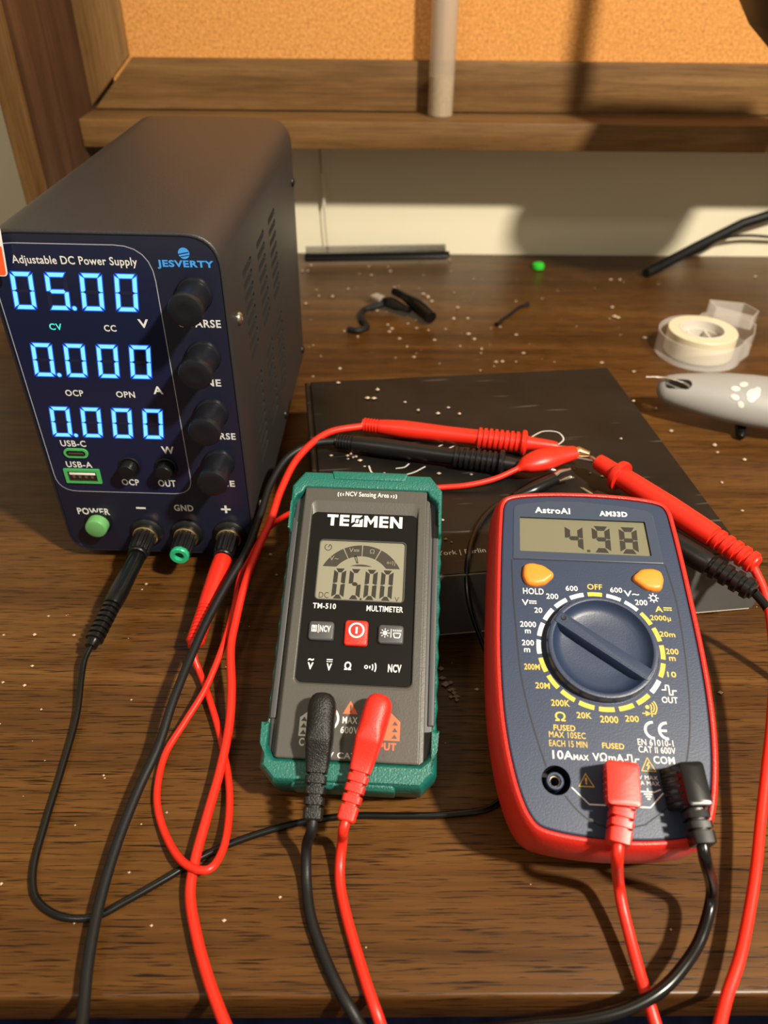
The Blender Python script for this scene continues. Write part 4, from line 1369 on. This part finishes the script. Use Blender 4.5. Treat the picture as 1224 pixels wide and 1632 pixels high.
# red lead of the pocket meter
l = lead('test_lead', 'red lead with an elbow plug in the teal meter and a probe on the box')
b = MB(TMX @ MM)
tm_plug(b, (11.6, -43.2), (1.0, -89.0), M['red_rubber'], 5)
b.lathe([(2, 0.4), (2, -9)], M['steel'], (10.4, -49.0, 0), (0, 0, 1), 16)
b.build('elbow_plug', l)
q0, q1 = world_of(TMX, 1.6, -86.4, 5.2), world_of(TMX, 0.4, -91.8, 5.0)
cable([q0, q1, (-11.4, 150.5, 10.0), (-12.3, 144.7, 4.2), (-12.0, 137.6, 2.2), (-9.4, 126.6, 2.0), (-4.7, 112.1, 2.0), (-1.3, 102.6, 2.0), (1.8, 95.4, 0.5), (5.5, 88.4, -8), (10, 80, -22), (15, 70, -40), (10, 58, -80), (-6, 48, -104), (-26, 48, -90), (-35, 58, -44), (-36, 68, -8), (-36.0, 74.0, 6.0), (-42.9, 86.7, 5.0), (-48.7, 96.2, 5.0), (-54.0, 105.6, 4.5), (-60.1, 118.5, 4.0), (-65.3, 133.4, 4.0), (-65.7, 144.5, 4.8), (-64.2, 163.0, 5.2), (-62.3, 181.7, 6.0), (-61.4, 202.4, 8.0), (-62.5, 219.0, 11.0), (-65.6, 241.0, 15.0), (-65.0, 254.8, 18.0), (-63.5, 268.8, 22.0), (-61.4, 282.1, 25.0), (-57.8, 296.5, 29.0), (-53.4, 309.5, 34.0), (-49.6, 330.0, 39.0), (-41.7, 352.1, 45.0), (-27.0, 371.7, 48.0), (-5.0, 383.4, 46.0)], 1.95, M['red'], l)
probe(l, (-7.3, 384.2, 46.0), (103.9, 360.6, 46.6), M['red'])

# leads of the red and blue meter
def am_plug(b, base, top, size, h, tail_end, m, rot):
    """square plug: base and top centre of the block, then a stepped strain relief"""
    w, d = size
    R = Matrix.Rotation(rot, 2)
    rings = []
    for t in (0.0, 0.5, 0.93, 0.985, 1.0):
        k = 1.0 if t < 0.95 else (0.96 if t < 0.99 else 0.86)
        c = Vector(base).lerp(Vector(top), t)
        ring = []
        for x, y in rrect(-w / 2 * k, -d / 2 * k, w / 2 * k, d / 2 * k, 1.1, 3):
            q = R @ Vector((x, y))
            ring.append((c.x + q.x, c.y + q.y, 0.4 + (h - 0.4) * t))
        rings.append(ring)
    b.loft(rings, m)
    # ribs on the block's left wall
    for k in range(5):
        y = -d * 0.32 + k * d * 0.15
        q = R @ Vector((-w / 2, y))
        c0 = Vector(base) + q
        c1 = Vector(top) + q
        b.tube([(c0.x, c0.y, 1.0), (c0.x * .15 + c1.x * .85, c0.y * .15 + c1.y * .85, h * 0.85)], 0.5, m, 6)
    # strain relief
    s0 = Vector((*(Vector(top) * 0.75 + Vector(base) * 0.25 + (R @ Vector((0, -d / 2))))[:], h * 0.56))
    e = Vector(tail_end)
    ax = (e - s0)
    L_ = ax.length
    ax.normalize()
    sx = Vector((ax.y, -ax.x, 0)).normalized() * -1
    sz = sx.cross(ax)
    if sz.z < 0:
        sz = -sz
    st = []
    for d0, w0 in ((-1.0, 3.9), (0.2, 3.9), (0.3, 2.9), (1.0, 2.9), (1.1, 3.8), (3.4, 3.8), (3.5, 2.7), (4.4, 2.7), (4.5, 3.8), (6.6, 3.7), (6.7, 2.7), (7.4, 2.7), (7.5, 3.7), (L_ - 0.3, 3.6), (L_, 3.2)):
        st.append((d0, w0))
    rings = []
    for d0, w0 in st:
        c = s0 + ax * d0
        rings.append([tuple(c + sx * x + sz * y) for x, y in rrect(-w0, -w0 * 1.02, w0, w0 * 1.02, 0.9, 3)])
    b.loft(rings, m)
    return s0, e

l = lead('test_lead', 'red lead with a square plug in the navy meter and a probe beside it')
b = MB(AMX @ MM)
s0, e = am_plug(b, (1.6, -50.6), (-0.3, -52.6), (11.0, 14.6), 12.5, (-2.9, -71.0, 7.0), M['red'], -0.06)
b.lathe([(2, 0.4), (2, -4)], M['steel'], (0.6, -50, 0), (0, 0, 1), 16)
b.build('square_plug', l)
k0, k1 = AMX @ (Vector((-2.4, -68.5, 7.2)) / 1000) * 1000, AMX @ (Vector((-3.2, -74.0, 6.4)) / 1000) * 1000
cable([k0, k1, (85.4, 131.0, 15.0), (86.1, 126.4, 11.0), (87.0, 117.4, 8.0), (87.9, 106.4, 6.0), (88.9, 97.5, 5.0), (90.4, 89.7, 2.0), (93, 78, -6), (97, 66, -18), (96, 54, -66), (92, 42, -120), (104, 38, -124), (110, 46, -76), (104, 62, -20), (98, 74, 7), (105.1, 85.2, 8.0), (113.2, 98.1, 8.0), (121.0, 108.9, 9.0), (129.1, 122.6, 10.0), (136.5, 136.9, 12.0), (144.8, 154.9, 14.0), (153.1, 173.6, 18.0), (162.2, 194.2, 22.0), (171.4, 219.0, 28.0), (176.4, 239.1, 34.0), (176.9, 252.9, 40.0), (174.2, 264.0, 45.5)], 2.0, M['red'], l)
d_ = Vector((118.5, 339.5, 51.5)) - Vector((175.6, 262.0, 46.6))
LP = d_.length
AMP = [(0, 2.3), (0.4, 4.0)] + ribs(1.0, 23, 5, 5.3, 4.4) + [(23.5, 5.5), (30, 5.8), (50, 6.1), (LP - 22, 5.6), (LP - 17.2, 5.4), (LP - 16.8, 7.9), (LP - 15.2, 8.2), (LP - 13.4, 7.7), (LP - 12.8, 4.8), (LP - 3, 4.5), (LP - 0.6, 4.2), (LP, 3.4)]
probe(l, (175.6, 262.0, 46.6), (118.5, 339.5, 51.5), M['red'], AMP, 6.0, 1.1)

l = lead('test_lead', 'black lead with a square plug in the navy meter and a probe tucked behind')
b = MB(AMX @ MM)
s0, e = am_plug(b, (20.6, -50.8), (23.4, -51.6), (8.2, 14.4), 13.5, (24.4, -70.0, 8.0), M['black_gloss'], 0.09)
b.lathe([(2, 0.4), (2, -4)], M['steel'], (20.4, -50, 0), (0, 0, 1), 16)
b.build('square_plug', l)
k0, k1 = AMX @ (Vector((24.2, -67.5, 8.2)) / 1000) * 1000, AMX @ (Vector((24.6, -73.0, 7.2)) / 1000) * 1000
cable([k0, k1, (115.9, 126.1, 16.0), (109.4, 114.6, 12.0), (101.3, 106.3, 11.0), (92.5, 99.8, 10.0), (80.6, 95.0, 8.0), (66.5, 92.6, 6.0), (50.9, 92.3, 3.0), (37.6, 92.9, -3.0), (24, 94, -12), (20, 80, -50), (50, 56, -120), (120, 44, -160), (200, 52, -120), (240, 68, -50), (244, 84, -12), (238, 96, 0.5), (232, 110, 1.8), (222, 150, 1.8), (210, 186, 4.0), (199.7, 212.2, 10.0), (190, 231.1, 19.0), (182, 240.9, 29.0), (175.8, 246.0, 37.0), (170.4, 249.6, 42.0)], 2.05, M['black_gloss'], l)
AMB = [(0, 2.3), (0.4, 3.9)] + ribs(1.0, 22, 4, 5.2, 4.0) + [(22.5, 5.0), (24, 5.4), (30, 5.6), (50, 5.6), (72, 5.2), (73, 7.3), (75, 7.4), (75.5, 4.6), (84, 4.2), (88, 3.4)]
probe(l, (171.0, 249.6, 41.8), (112.0, 315.5, 46.6), M['black'], AMB, 9.0, 1.0)

# ------------------------------------------------------------------ small things along the back of the desk
cb = empty('comb', 'black plastic comb lying along the wall beyond the box', 'comb', loc=(0.0, 0.785, 0))
CM = Matrix.Translation((0, -0.785, 0)) @ Matrix.Translation((0.0015, 0.7835, 0)) @ Matrix.Rotation(0.075, 4, 'Z') @ Matrix.Translation((0, -0.004, 0.0055)) @ Matrix.Rotation(radians(42), 4, 'X') @ MM
b = MB(CM)
b.prism(rpoly([(-73, -6), (70, -6), (74, -3), (74, 1.5), (-74, 1.5), (-74, -4)], 2.0, 4), 0.2, 4.4, M['black_gloss'], top=1.2, bot=0.6)
b.build('spine', cb)
b = MB(CM)
for k in range(84):
    x = -71.5 + 1.7 * k
    b.loft([[(x - .6, 0.8, 0.8), (x + .6, 0.8, 0.8), (x + .6, 0.8, 3.8), (x - .6, 0.8, 3.8)], [(x - .5, 9.5, 1.2), (x + .5, 9.5, 1.2), (x + .5, 9.5, 3.2), (x - .5, 9.5, 3.2)]], M['black_gloss'])
b.build('teeth', cb)

us = empty('usb_cable', 'short black charging cable folded up on the desk behind the box', 'cable', loc=(0, 0.64, 0))
UM = Matrix.Translation((0, -0.64, 0)) @ MM
b = MB(UM)
b.tube(catmull([(8, 661, 7), (14, 655, 7), (22, 647, 7), (30, 638, 7)], 5), [4.4, 5.4, 5.8, 6.2, 6.4, 6.4, 6.2, 6.0, 5.6, 5.2, 4.8, 4.2, 3.8, 3.4, 3.0, 2.8], M['black_gloss'], 12, flat=0.75)
b.build('plug_body', us)
b = MB(UM @ Matrix.Translation((2.5, 665.5, 7.2)) @ Matrix.Rotation(radians(-45), 4, 'Z'))
b.box((0, 0, 0), (11.5, 8.5, 4.2), M['usb_metal'], 0.4)
b.build('metal_shell', us)
b = MB(UM)
b.tube(catmull([(17, 672, 11), (23, 664, 11), (31, 652, 10.5), (39, 640, 9), (48, 624, 7)], 4), [3.6] * 6 + [4.0, 4.4, 5.0, 5.4, 6.0, 6.4, 6.4, 6.4, 6.2, 6.0, 5.4], M['black_gloss'], 12)
b.tube(catmull([(9, 657, 6), (0, 653, 4.5), (-9, 650, 3), (-12.5, 641, 2.6), (-11, 627, 2.6), (-7, 614, 2.6), (-15, 607, 2.6), (-23, 609, 2.6)], 6), 2.6, M['black_matte'], 10)
b.build('cord', us)

b = MB(Matrix.Identity(4) @ MM)
b.tube(catmull([(104.7, 622.3, 1.6), (112, 634.0, 1.8), (120.6, 645.0, 2.4), (130, 660, 1.8), (138.8, 667.4, 1.6)], 5), [2.4] + [1.5] * 18 + [2.0, 2.2], M['black_matte'], 10)
tag(b.build('cable_tie'), 'little black twist tie lying alone right of the charging cable', 'tie')

b = MB(Matrix.Translation((0.1635, 0.7598, 0)) @ MM)
b.lathe([(4.5, 0), (5.8, 0.8), (6.2, 3), (5.6, 5.2), (3.8, 6.4), (0.3, 6.8)], M['green_cap'], (0, 0, 0), (0, 0, 1), 24)
tag(b.build('bead'), 'small bright green bead on the desk near the wall', 'bead')

M['occluder'] = mat('black_occluder', (0.012, 0.012, 0.012), 0.45)  # for the added shadow caster hanging before the hutch
st = empty('desk_stand', 'thin black stand leg with a loose cable at the far right of the desk', 'stand', loc=(0.33, 0.78, 0))
SM = Matrix.Translation((-0.33, -0.78, 0)) @ MM
b = MB(SM)
b.tube([(265.0, 737, 5.2), (270, 741.0, 5.4), (320, 768, 20), (372, 793, 36), (430, 793, 56)], [4.2, 5.0, 5.0, 5.0, 5.0], M['black_matte'], 12)
b.build('leg', st)
b = MB(SM)
b.tube(catmull([(318, 776, 9), (335, 785, 12), (352, 790, 21), (376, 793, 24), (410, 795, 22), (440, 796, 20)], 6), 1.5, M['black_matte'], 8)
b.build('cable', st)

# black shape added to shadow wall and hutch; only its lower corner shows
lm = empty('hanging_occluder', 'black hanging occluder added to cast shadow at the top right corner of the photo', 'occluder', loc=(0.30, 0.60, 0.70))
LM = Matrix.Translation((-0.30, -0.60, -0.70))
b = MB(LM @ Matrix(((1, 0, 0, 0), (0, 0, -1, 0), (0, 1, 0, 0), (0, 0, 0, 1))) @ MM)
b.prism(rpoly([(262, 222), (298, 194), (340, 194), (384, 238), (384, 252), (374, 264), (246, 264), (246, 242)], 6, 3), -640, -560, M['occluder'], top=4, bot=4)
b.build('occluder_head', lm)
b = MB(LM @ MM)
b.tube([(254, 600, 258), (254, 600, 700), (254, 605, 712), (254, 620, 718), (254, 800, 718)], 8.0, M['occluder'], 14)  # unseen stem added for the vertical shadow band on the cork
b.build('stem', lm)
b = MB(LM @ MM)
b.box((254, 799.5, 718), (60, 6, 60), M['occluder'], 2)
b.build('wall_plate', lm)

# tape in its clear dispenser
tc = (262.0, 573.0)
d_o = []
for k in range(0, 37):
    a = radians(75 + k * 7.2)
    d_o.append((tc[0] + 33.5 * cos(a), tc[1] + 33.5 * sin(a)))
tail = [(tc[0] + 41, tc[1] - 4), (tc[0] + 50, tc[1] + 16), (tc[0] + 44, tc[1] + 33), (tc[0] + 14, tc[1] + 40)]
d_out = d_o + tail
dsp = empty('tape_dispenser', 'clear plastic tape dispenser behind the pale gray handle', 'tape dispenser', loc=(0.262, 0.573, 0))
DM = Matrix.Translation((-0.262, -0.573, 0)) @ MM
dsm = [(p.x, p.y) for p in catmull([(x, y, 0) for x, y in rpoly(d_out, 3, 3)], 1, closed=True)]
b = MB(DM)
do_ = ccw(rpoly(d_out, 4.0, 3))
b.plate(do_, [inset(do_, 1.2)], 0.0, 18.5, M['clear'])
b.flat(do_, 0.9, M['clear'])
b.build('shell', dsp)
b = MB(DM)
to_ = ccw(rpoly([(tc[0] + 16, tc[1] + 24), (tc[0] + 40, tc[1] + 4), (tc[0] + 49, tc[1] + 16), (tc[0] + 43, tc[1] + 32), (tc[0] + 15, tc[1] + 39)], 2.5, 3))
b.plate(to_, [inset(to_, 1.2)], 18.5, 30.0, M['clear'])
b.build('cutter_housing', dsp)
tp = empty('tape_roll', 'roll of cream tape sitting inside the clear dispenser', 'tape', loc=(0.262, 0.573, 0.0012))
TP = MM
b = MB(TP)
b.lathe([(18.2, 1), (26.4, 1), (26.8, 1.5), (26.8, 19.4), (26.4, 19.9), (18.2, 19.9), (18.2, 1)], M['tape'], (0, 0, 0), (0, 0, 1), 56, False, False)
b.build('tape_winding', tp)
b = MB(TP)
b.lathe([(16.2, 0.4), (18.1, 0.4), (18.1, 20.2), (16.2, 20.2), (16.2, 0.4)], M['tape_core'], (0, 0, 0), (0, 0, 1), 48, False, False)
b.build('core', tp)
b = MB(DM)
b.lathe([(15.0, 0.9), (15.6, 0.9), (15.6, 15.0), (14.4, 15.0), (14.4, 1.0)], M['tape_core'], (tc[0], tc[1], 0), (0, 0, 1), 40, False, False)
for q in (-7, 7):
    b.box((tc[0] + q, tc[1], 8), (1.4, 24, 13), M['tape_core'], 0.2)
b.build('hub', dsp)

# pale gray pet tool
gt = empty('pet_tool', 'pale gray pet grooming tool with a white paw print at the right edge', 'pet tool', loc=(0.26, 0.457, 0))
ang = radians(-17)
GM = Matrix.Translation((-0.26, -0.457, 0)) @ Matrix.Translation((0.196, 0.4735, 0.0235)) @ Matrix.Rotation(ang, 4, 'Z') @ Matrix.Rotation(radians(32), 4, 'X') @ MM
b = MB(GM)
rings = []
for x, w, zt in ((0, 3.0, 2.5), (1.0, 5.5, 4.6), (3, 8.2, 6.6), (6, 10.0, 8.0), (12, 11.8, 9.4), (20, 13.4, 10.4), (32, 15.8, 11.6), (45, 17.6, 12.4), (60, 18.8, 12.8), (78, 19.2, 12.6), (98, 18.4, 12.0), (118, 17.0, 11.0), (132, 14, 9.5), (140, 9, 7), (143, 4, 4)):
    rings.append([(x, w * cos(2 * pi * k / 36), -1 + zt * sin(2 * pi * k / 36)) for k in range(36)])
b.loft(rings, M['tool'])
hd = b.build('handle', gt)
bpy.context.view_layer.update()
cut = MB(GM)
cut.prism(rrect(4.0, -4.2, 21, 3.4, 3.6, 6), -20, 20, M['tool'])
carve(hd, cut)
b = MB(GM)
b.tube(catmull([(-9, 2.5, 6), (0, 2.8, 7.5), (9, 1.5, 9.5), (18, -1.5, 9.8), (20.5, -3.0, 7.0), (14, -1.5, 4), (4, 2, 4)], 6), 0.95, M['steel'], 8)
b.build('wire_ring', gt)
SEC = ((0, 3.0, 2.5), (1.0, 5.5, 4.6), (3, 8.2, 6.6), (6, 10.0, 8.0), (12, 11.8, 9.4), (20, 13.4, 10.4), (32, 15.8, 11.6), (45, 17.6, 12.4), (60, 18.8, 12.8), (78, 19.2, 12.6), (98, 18.4, 12.0))
def on_handle(x, y):
    for (xa, wa, za), (xb, wb, zb) in zip(SEC[:-1], SEC[1:]):
        if xa <= x <= xb:
            t = (x - xa) / (xb - xa)
            w, zt = wa + (wb - wa) * t, za + (zb - za) * t
            return -1 + zt * sqrt(max(0.02, 1 - (y / w) ** 2)) + 0.15
    return 10.0
b = MB(GM)
def pad(cx, cy, rx, ry, rot):
    vs, fs = [(cx, cy, on_handle(cx, cy) + 0.35)], []
    n = 20
    for k in range(n):
        a = 2 * pi * k / n
        x, y = rx * cos(a), ry * sin(a)
        xx, yy = cx + x * cos(rot) - y * sin(rot), cy + x * sin(rot) + y * cos(rot)
        vs.append((xx, yy, on_handle(xx, yy) + 0.05))
    fs = [(0, 1 + k, 1 + (k + 1) % n) for k in range(n)]
    b.add(vs, fs, M['paw'], True)
pad(59.5, -2.5, 4.6, 3.8, 0.6)
pad(61.5, 0.2, 3.2, 2.2, 1.2)
pad(58.6, -5.4, 2.8, 3.0, 0.2)
pad(53.0, 4.0, 2.9, 2.1, 0.5)
pad(48.2, -0.2, 3.0, 2.1, 0.1)
pad(48.6, -6.2, 2.9, 1.9, -0.35)
pad(53.0, -10.4, 2.4, 1.7, -0.7)
b.build('paw_print', gt)
b = MB(Matrix.Translation((-0.26, -0.457, 0)) @ MM)
b.tube([(250.5, 452, 8.0), (250.0, 447, 4.6), (249.0, 443, 3.6), (247.6, 440.5, 3.0)], [3.6, 3.8, 3.4, 2.0], M['black_gloss'], 12)
b.build('blade_tip', gt)

# things on the hutch shelf
tb = empty('tube', 'slim hazy tube with a sandy bottom standing on the hutch shelf', 'tube', loc=(0.0568, 0.7560, 0.13925))
b = MB()
b.lathe([(10.9, 0.2), (11.3, 0.8), (11.3, 190), (10.6, 190), (10.6, 1.2)], M['tube'], (0, 0, 0), (0, 0, 1), 36, True, False)
b.build('wall', tb)
b = MB()
b.lathe([(10.2, 1.0), (10.5, 1.4), (10.5, 30.5), (10.3, 31), (0.3, 31.0)], M['sand'], (0, 0, 0), (0, 0, 1), 36)
b.build('sandy_fill', tb)

sg = empty('string', 'pale frayed string hanging against the wall below the shelf', 'string', loc=(-0.053, 0.795, 0))
b = MB(Matrix.Translation((0.053, -0.795, 0)) @ MM)
b.tube(catmull([(-54.2, 796, 117), (-53.6, 796, 95), (-53.0, 796, 74)], 5), 0.55, M['string_dark'], 8)
b.tube(catmull([(-52.0, 796, 52), (-51.2, 796, 30), (-49.6, 796, 4)], 5), 0.45, M['string_dark'], 8)
b.build('strand', sg)
b = MB(Matrix.Translation((0.053, -0.795, 0)) @ MM)
b.tube(catmull([(-53.6, 796, 80), (-52.8, 796, 72), (-51.8, 796, 62), (-51.8, 796, 48)], 5), [0.8] + [1.5] * 5 + [1.8] * 6 + [1.4] * 3 + [0.6], M['string'], 8)
tag(b.build('frayed_middle', sg), 'white frayed middle of the string')

# crumbs
b = MB(Matrix.Identity(4) @ MM)
rc = random.Random(11)
def crumb(x, y, z, s):
    vs = []
    for dx, dy, dz in ((1, 0, 0), (-1, 0, 0), (0, 1, 0), (0, -1, 0), (0, 0, 1), (0, 0, -1)):
        k = s * (0.7 + 0.6 * rc.random())
        vs.append((x + dx * k * 1.2, y + dy * k, z + max(-s * .7, dz * k * 0.7) + s * 0.7))
    b.add(vs, [(0, 2, 4), (2, 1, 4), (1, 3, 4), (3, 0, 4), (2, 0, 5), (1, 2, 5), (3, 1, 5), (0, 3, 5)], M['crumb'], False)
CRUMBS = [(-64.7, 763.5, 0.0, 1.0), (-72.2, 748.2, 0.0, 1.0), (-66.5, 748.3, 0.0, 1.0), (-6.7, 761.9, 0.0, 1.0), (14.7, 749.4, 0.0, 1.0), (-4.1, 738.1, 0.0, 1.0), (45.5, 781.5, 0.0, 1.0), (76.3, 782.1, 0.0, 1.0), (-55.4, 699.7, 0.0, 1.0), (-52.2, 684.6, 0.0, 1.0), (-39.7, 683.9, 0.0, 1.0), (-25.6, 702.8, 0.0, 1.0), (18.4, 707.6, 0.0, 1.0), (45.0, 691.7, 0.0, 1.0), (48.9, 683.0, 0.0, 1.0), (51.8, 674.0, 0.0, 1.0), (-63.3, 667.4, 0.0, 1.0), (-2.8, 657.9, 0.0, 1.0), (-25.7, 702.4, 0.0, 1.1), (-39.6, 684.6, 0.0, 1.1), (-6.7, 761.7, 0.0, 1.1), (-4.1, 737.3, 0.0, 1.1), (14.9, 748.8, 0.0, 1.1), (44.8, 691.1, 0.0, 1.1), (48.9, 685.0, 0.0, 1.1), (51.8, 674.1, 0.0, 1.1), (-2.8, 656.7, 0.0, 1.1), (1.7, 652.5, 0.0, 1.1), (35.7, 633.3, 0.0, 1.1), (10.7, 622.5, 0.0, 1.1), (14.2, 614.5, 0.0, 1.1), (12.2, 608.9, 0.0, 1.1), (-26.0, 609.7, 0.0, 1.1), (-14.7, 599.0, 0.0, 1.1), (35.6, 616.6, 0.0, 1.1), (45.4, 612.9, 0.0, 1.1), (28.5, 625.3, 0.0, 1.1), (20.3, 595.5, 0.0, 1.1), (26.0, 580.6, 0.0, 1.1), (49.3, 593.6, 0.0, 1.1), (31.4, 561.5, 0.0, 1.1), (68.8, 636.1, 0.0, 1.1), (81.3, 637.0, 0.0, 1.1), (78.8, 605.5, 0.0, 1.1), (-27.5, 541.1, 0.0, 1.1), (129.1, 676.2, 0.0, 1.1), (139.1, 670.0, 0.0, 1.1), (107.2, 619.8, 0.0, 1.1), (119.3, 604.3, 0.0, 1.1), (96.1, 553.9, 0.0, 1.1), (101.1, 555.2, 0.0, 1.1), (120.0, 569.8, 0.0, 1.1), (74.0, 660.3, 0.0, 1.1), (82.6, 595.1, 0.0, 1.1), (86.9, 577.2, 0.0, 1.1), (229.8, 729.9, 0.0, 1.3), (238.5, 730.1, 0.0, 1.3), (214.5, 662.7, 0.0, 1.3), (211.9, 642.7, 0.0, 1.3), (214.1, 640.3, 0.0, 1.3), (226.7, 599.6, 0.0, 1.3), (180.1, 553.9, 0.0, 1.3), (201.5, 539.2, 0.0, 1.3), (204.2, 451.9, 0.0, 1.3), (228.2, 433.9, 0.0, 1.3), (375.5, 740.8, 0.0, 1.3), (-163.6, 274.3, 0.0, 0.8), (-181.2, 261.5, 0.0, 0.8), (-146.8, 261.3, 0.0, 0.8), (-166.2, 261.6, 0.0, 0.8), (-160.2, 241.8, 0.0, 0.8), (-170.3, 232.2, 0.0, 0.8), (-159.8, 230.4, 0.0, 0.8), (-120.4, 297.8, 0.0, 0.8), (-121.4, 293.7, 0.0, 0.8), (-57.5, 321.9, 0.0, 0.8), (-52.6, 305.2, 0.0, 0.8), (-147.7, 216.9, 0.0, 0.6), (-109.1, 222.2, 0.0, 0.6), (-115.8, 162.0, 0.0, 0.6), (-81.4, 167.1, 0.0, 0.6), (-33.7, 134.1, 0.0, 0.6), (-52.5, 126.0, 0.0, 0.6), (-104.8, 125.3, 0.0, 0.6), (-135.5, 139.2, 0.0, 0.6), (-77.5, 124.3, 0.0, 0.6), (31.4, 240.3, 0.0, 1.3), (31.7, 234.5, 0.0, 1.3), (33.5, 231.6, 0.0, 1.3), (35.5, 232.0, 0.0, 1.3), (34.9, 227.7, 0.0, 1.3), (36.5, 226.3, 0.0, 1.3), (37.2, 223.8, 0.0, 1.3), (34.9, 223.8, 0.0, 1.3), (37.3, 222.1, 0.0, 1.3), (47.3, 228.1, 0.0, 1.3), (32.9, 230.9, 0.0, 1.3), (36.1, 228.1, 0.0, 1.3), (202.9, 483.1, 0.0, 1.0), (220.5, 362.8, 0.0, 1.0), (158.9, 226.4, 0.0, 1.0), (218.3, 391.7, 0.0, 1.0), (227.5, 426.0, 0.0, 1.0), (242.2, 417.2, 0.0, 1.0), (-4.6, 424.7, 40.2, 1.0), (-0.6, 424.3, 40.2, 1.0), (1.6, 435.3, 40.2, 1.0), (18.8, 420.2, 40.2, 1.0), (45.3, 413.5, 40.2, 1.0), (26.5, 409.9, 40.2, 1.0), (51.4, 405.9, 40.2, 1.0), (38.2, 406.3, 40.2, 1.0), (-23.9, 444.1, 40.2, 1.0), (-15.3, 360.0, 40.2, 1.0), (-13.1, 363.3, 40.2, 1.0), (-12.1, 358.3, 40.2, 1.0), (-13.5, 361.6, 40.2, 1.0), (-10.4, 358.7, 40.2, 1.0), (-8.1, 355.1, 40.2, 1.0), (-5.7, 349.5, 40.2, 1.0), (-11.2, 342.1, 40.2, 1.0), (5.2, 342.5, 40.2, 1.0), (14.1, 339.5, 40.2, 1.0), (34.7, 342.7, 40.2, 1.0), (52.5, 342.1, 40.2, 1.0), (-24.5, 359.9, 40.2, 1.0), (-14.8, 356.7, 40.2, 1.0), (-0.1, 340.9, 40.2, 1.0), (7.9, 340.2, 40.2, 1.0), (109.5, 348.1, 40.2, 0.8), (117.6, 344.0, 40.2, 0.8), (123.8, 341.1, 40.2, 0.8), (34.1, 302.2, 40.2, 0.8), (34.6, 287.5, 40.2, 0.8), (37.5, 285.2, 40.2, 0.8), (162.6, 423.2, 40.2, 0.8), (143.6, 379.2, 40.2, 0.8)]
for x, y, z, s in CRUMBS:
    crumb(x, y, z, s * (0.9 + 0.5 * rc.random()) * (1.0 if y > 400 else 0.8))
for k in range(90):
    x, y = rc.uniform(-60, 330), rc.uniform(470, 795)
    crumb(x, y, 0, rc.uniform(0.3, 0.9))
for k in range(60):
    x, y = rc.uniform(-300, 330), rc.uniform(110, 330)
    crumb(x, y, 0, rc.uniform(0.2, 0.5))
crumbs = b.build('crumbs')
tag(crumbs, 'tiny pale crumbs scattered over the desk top and box lid', 'crumbs', kind='stuff')
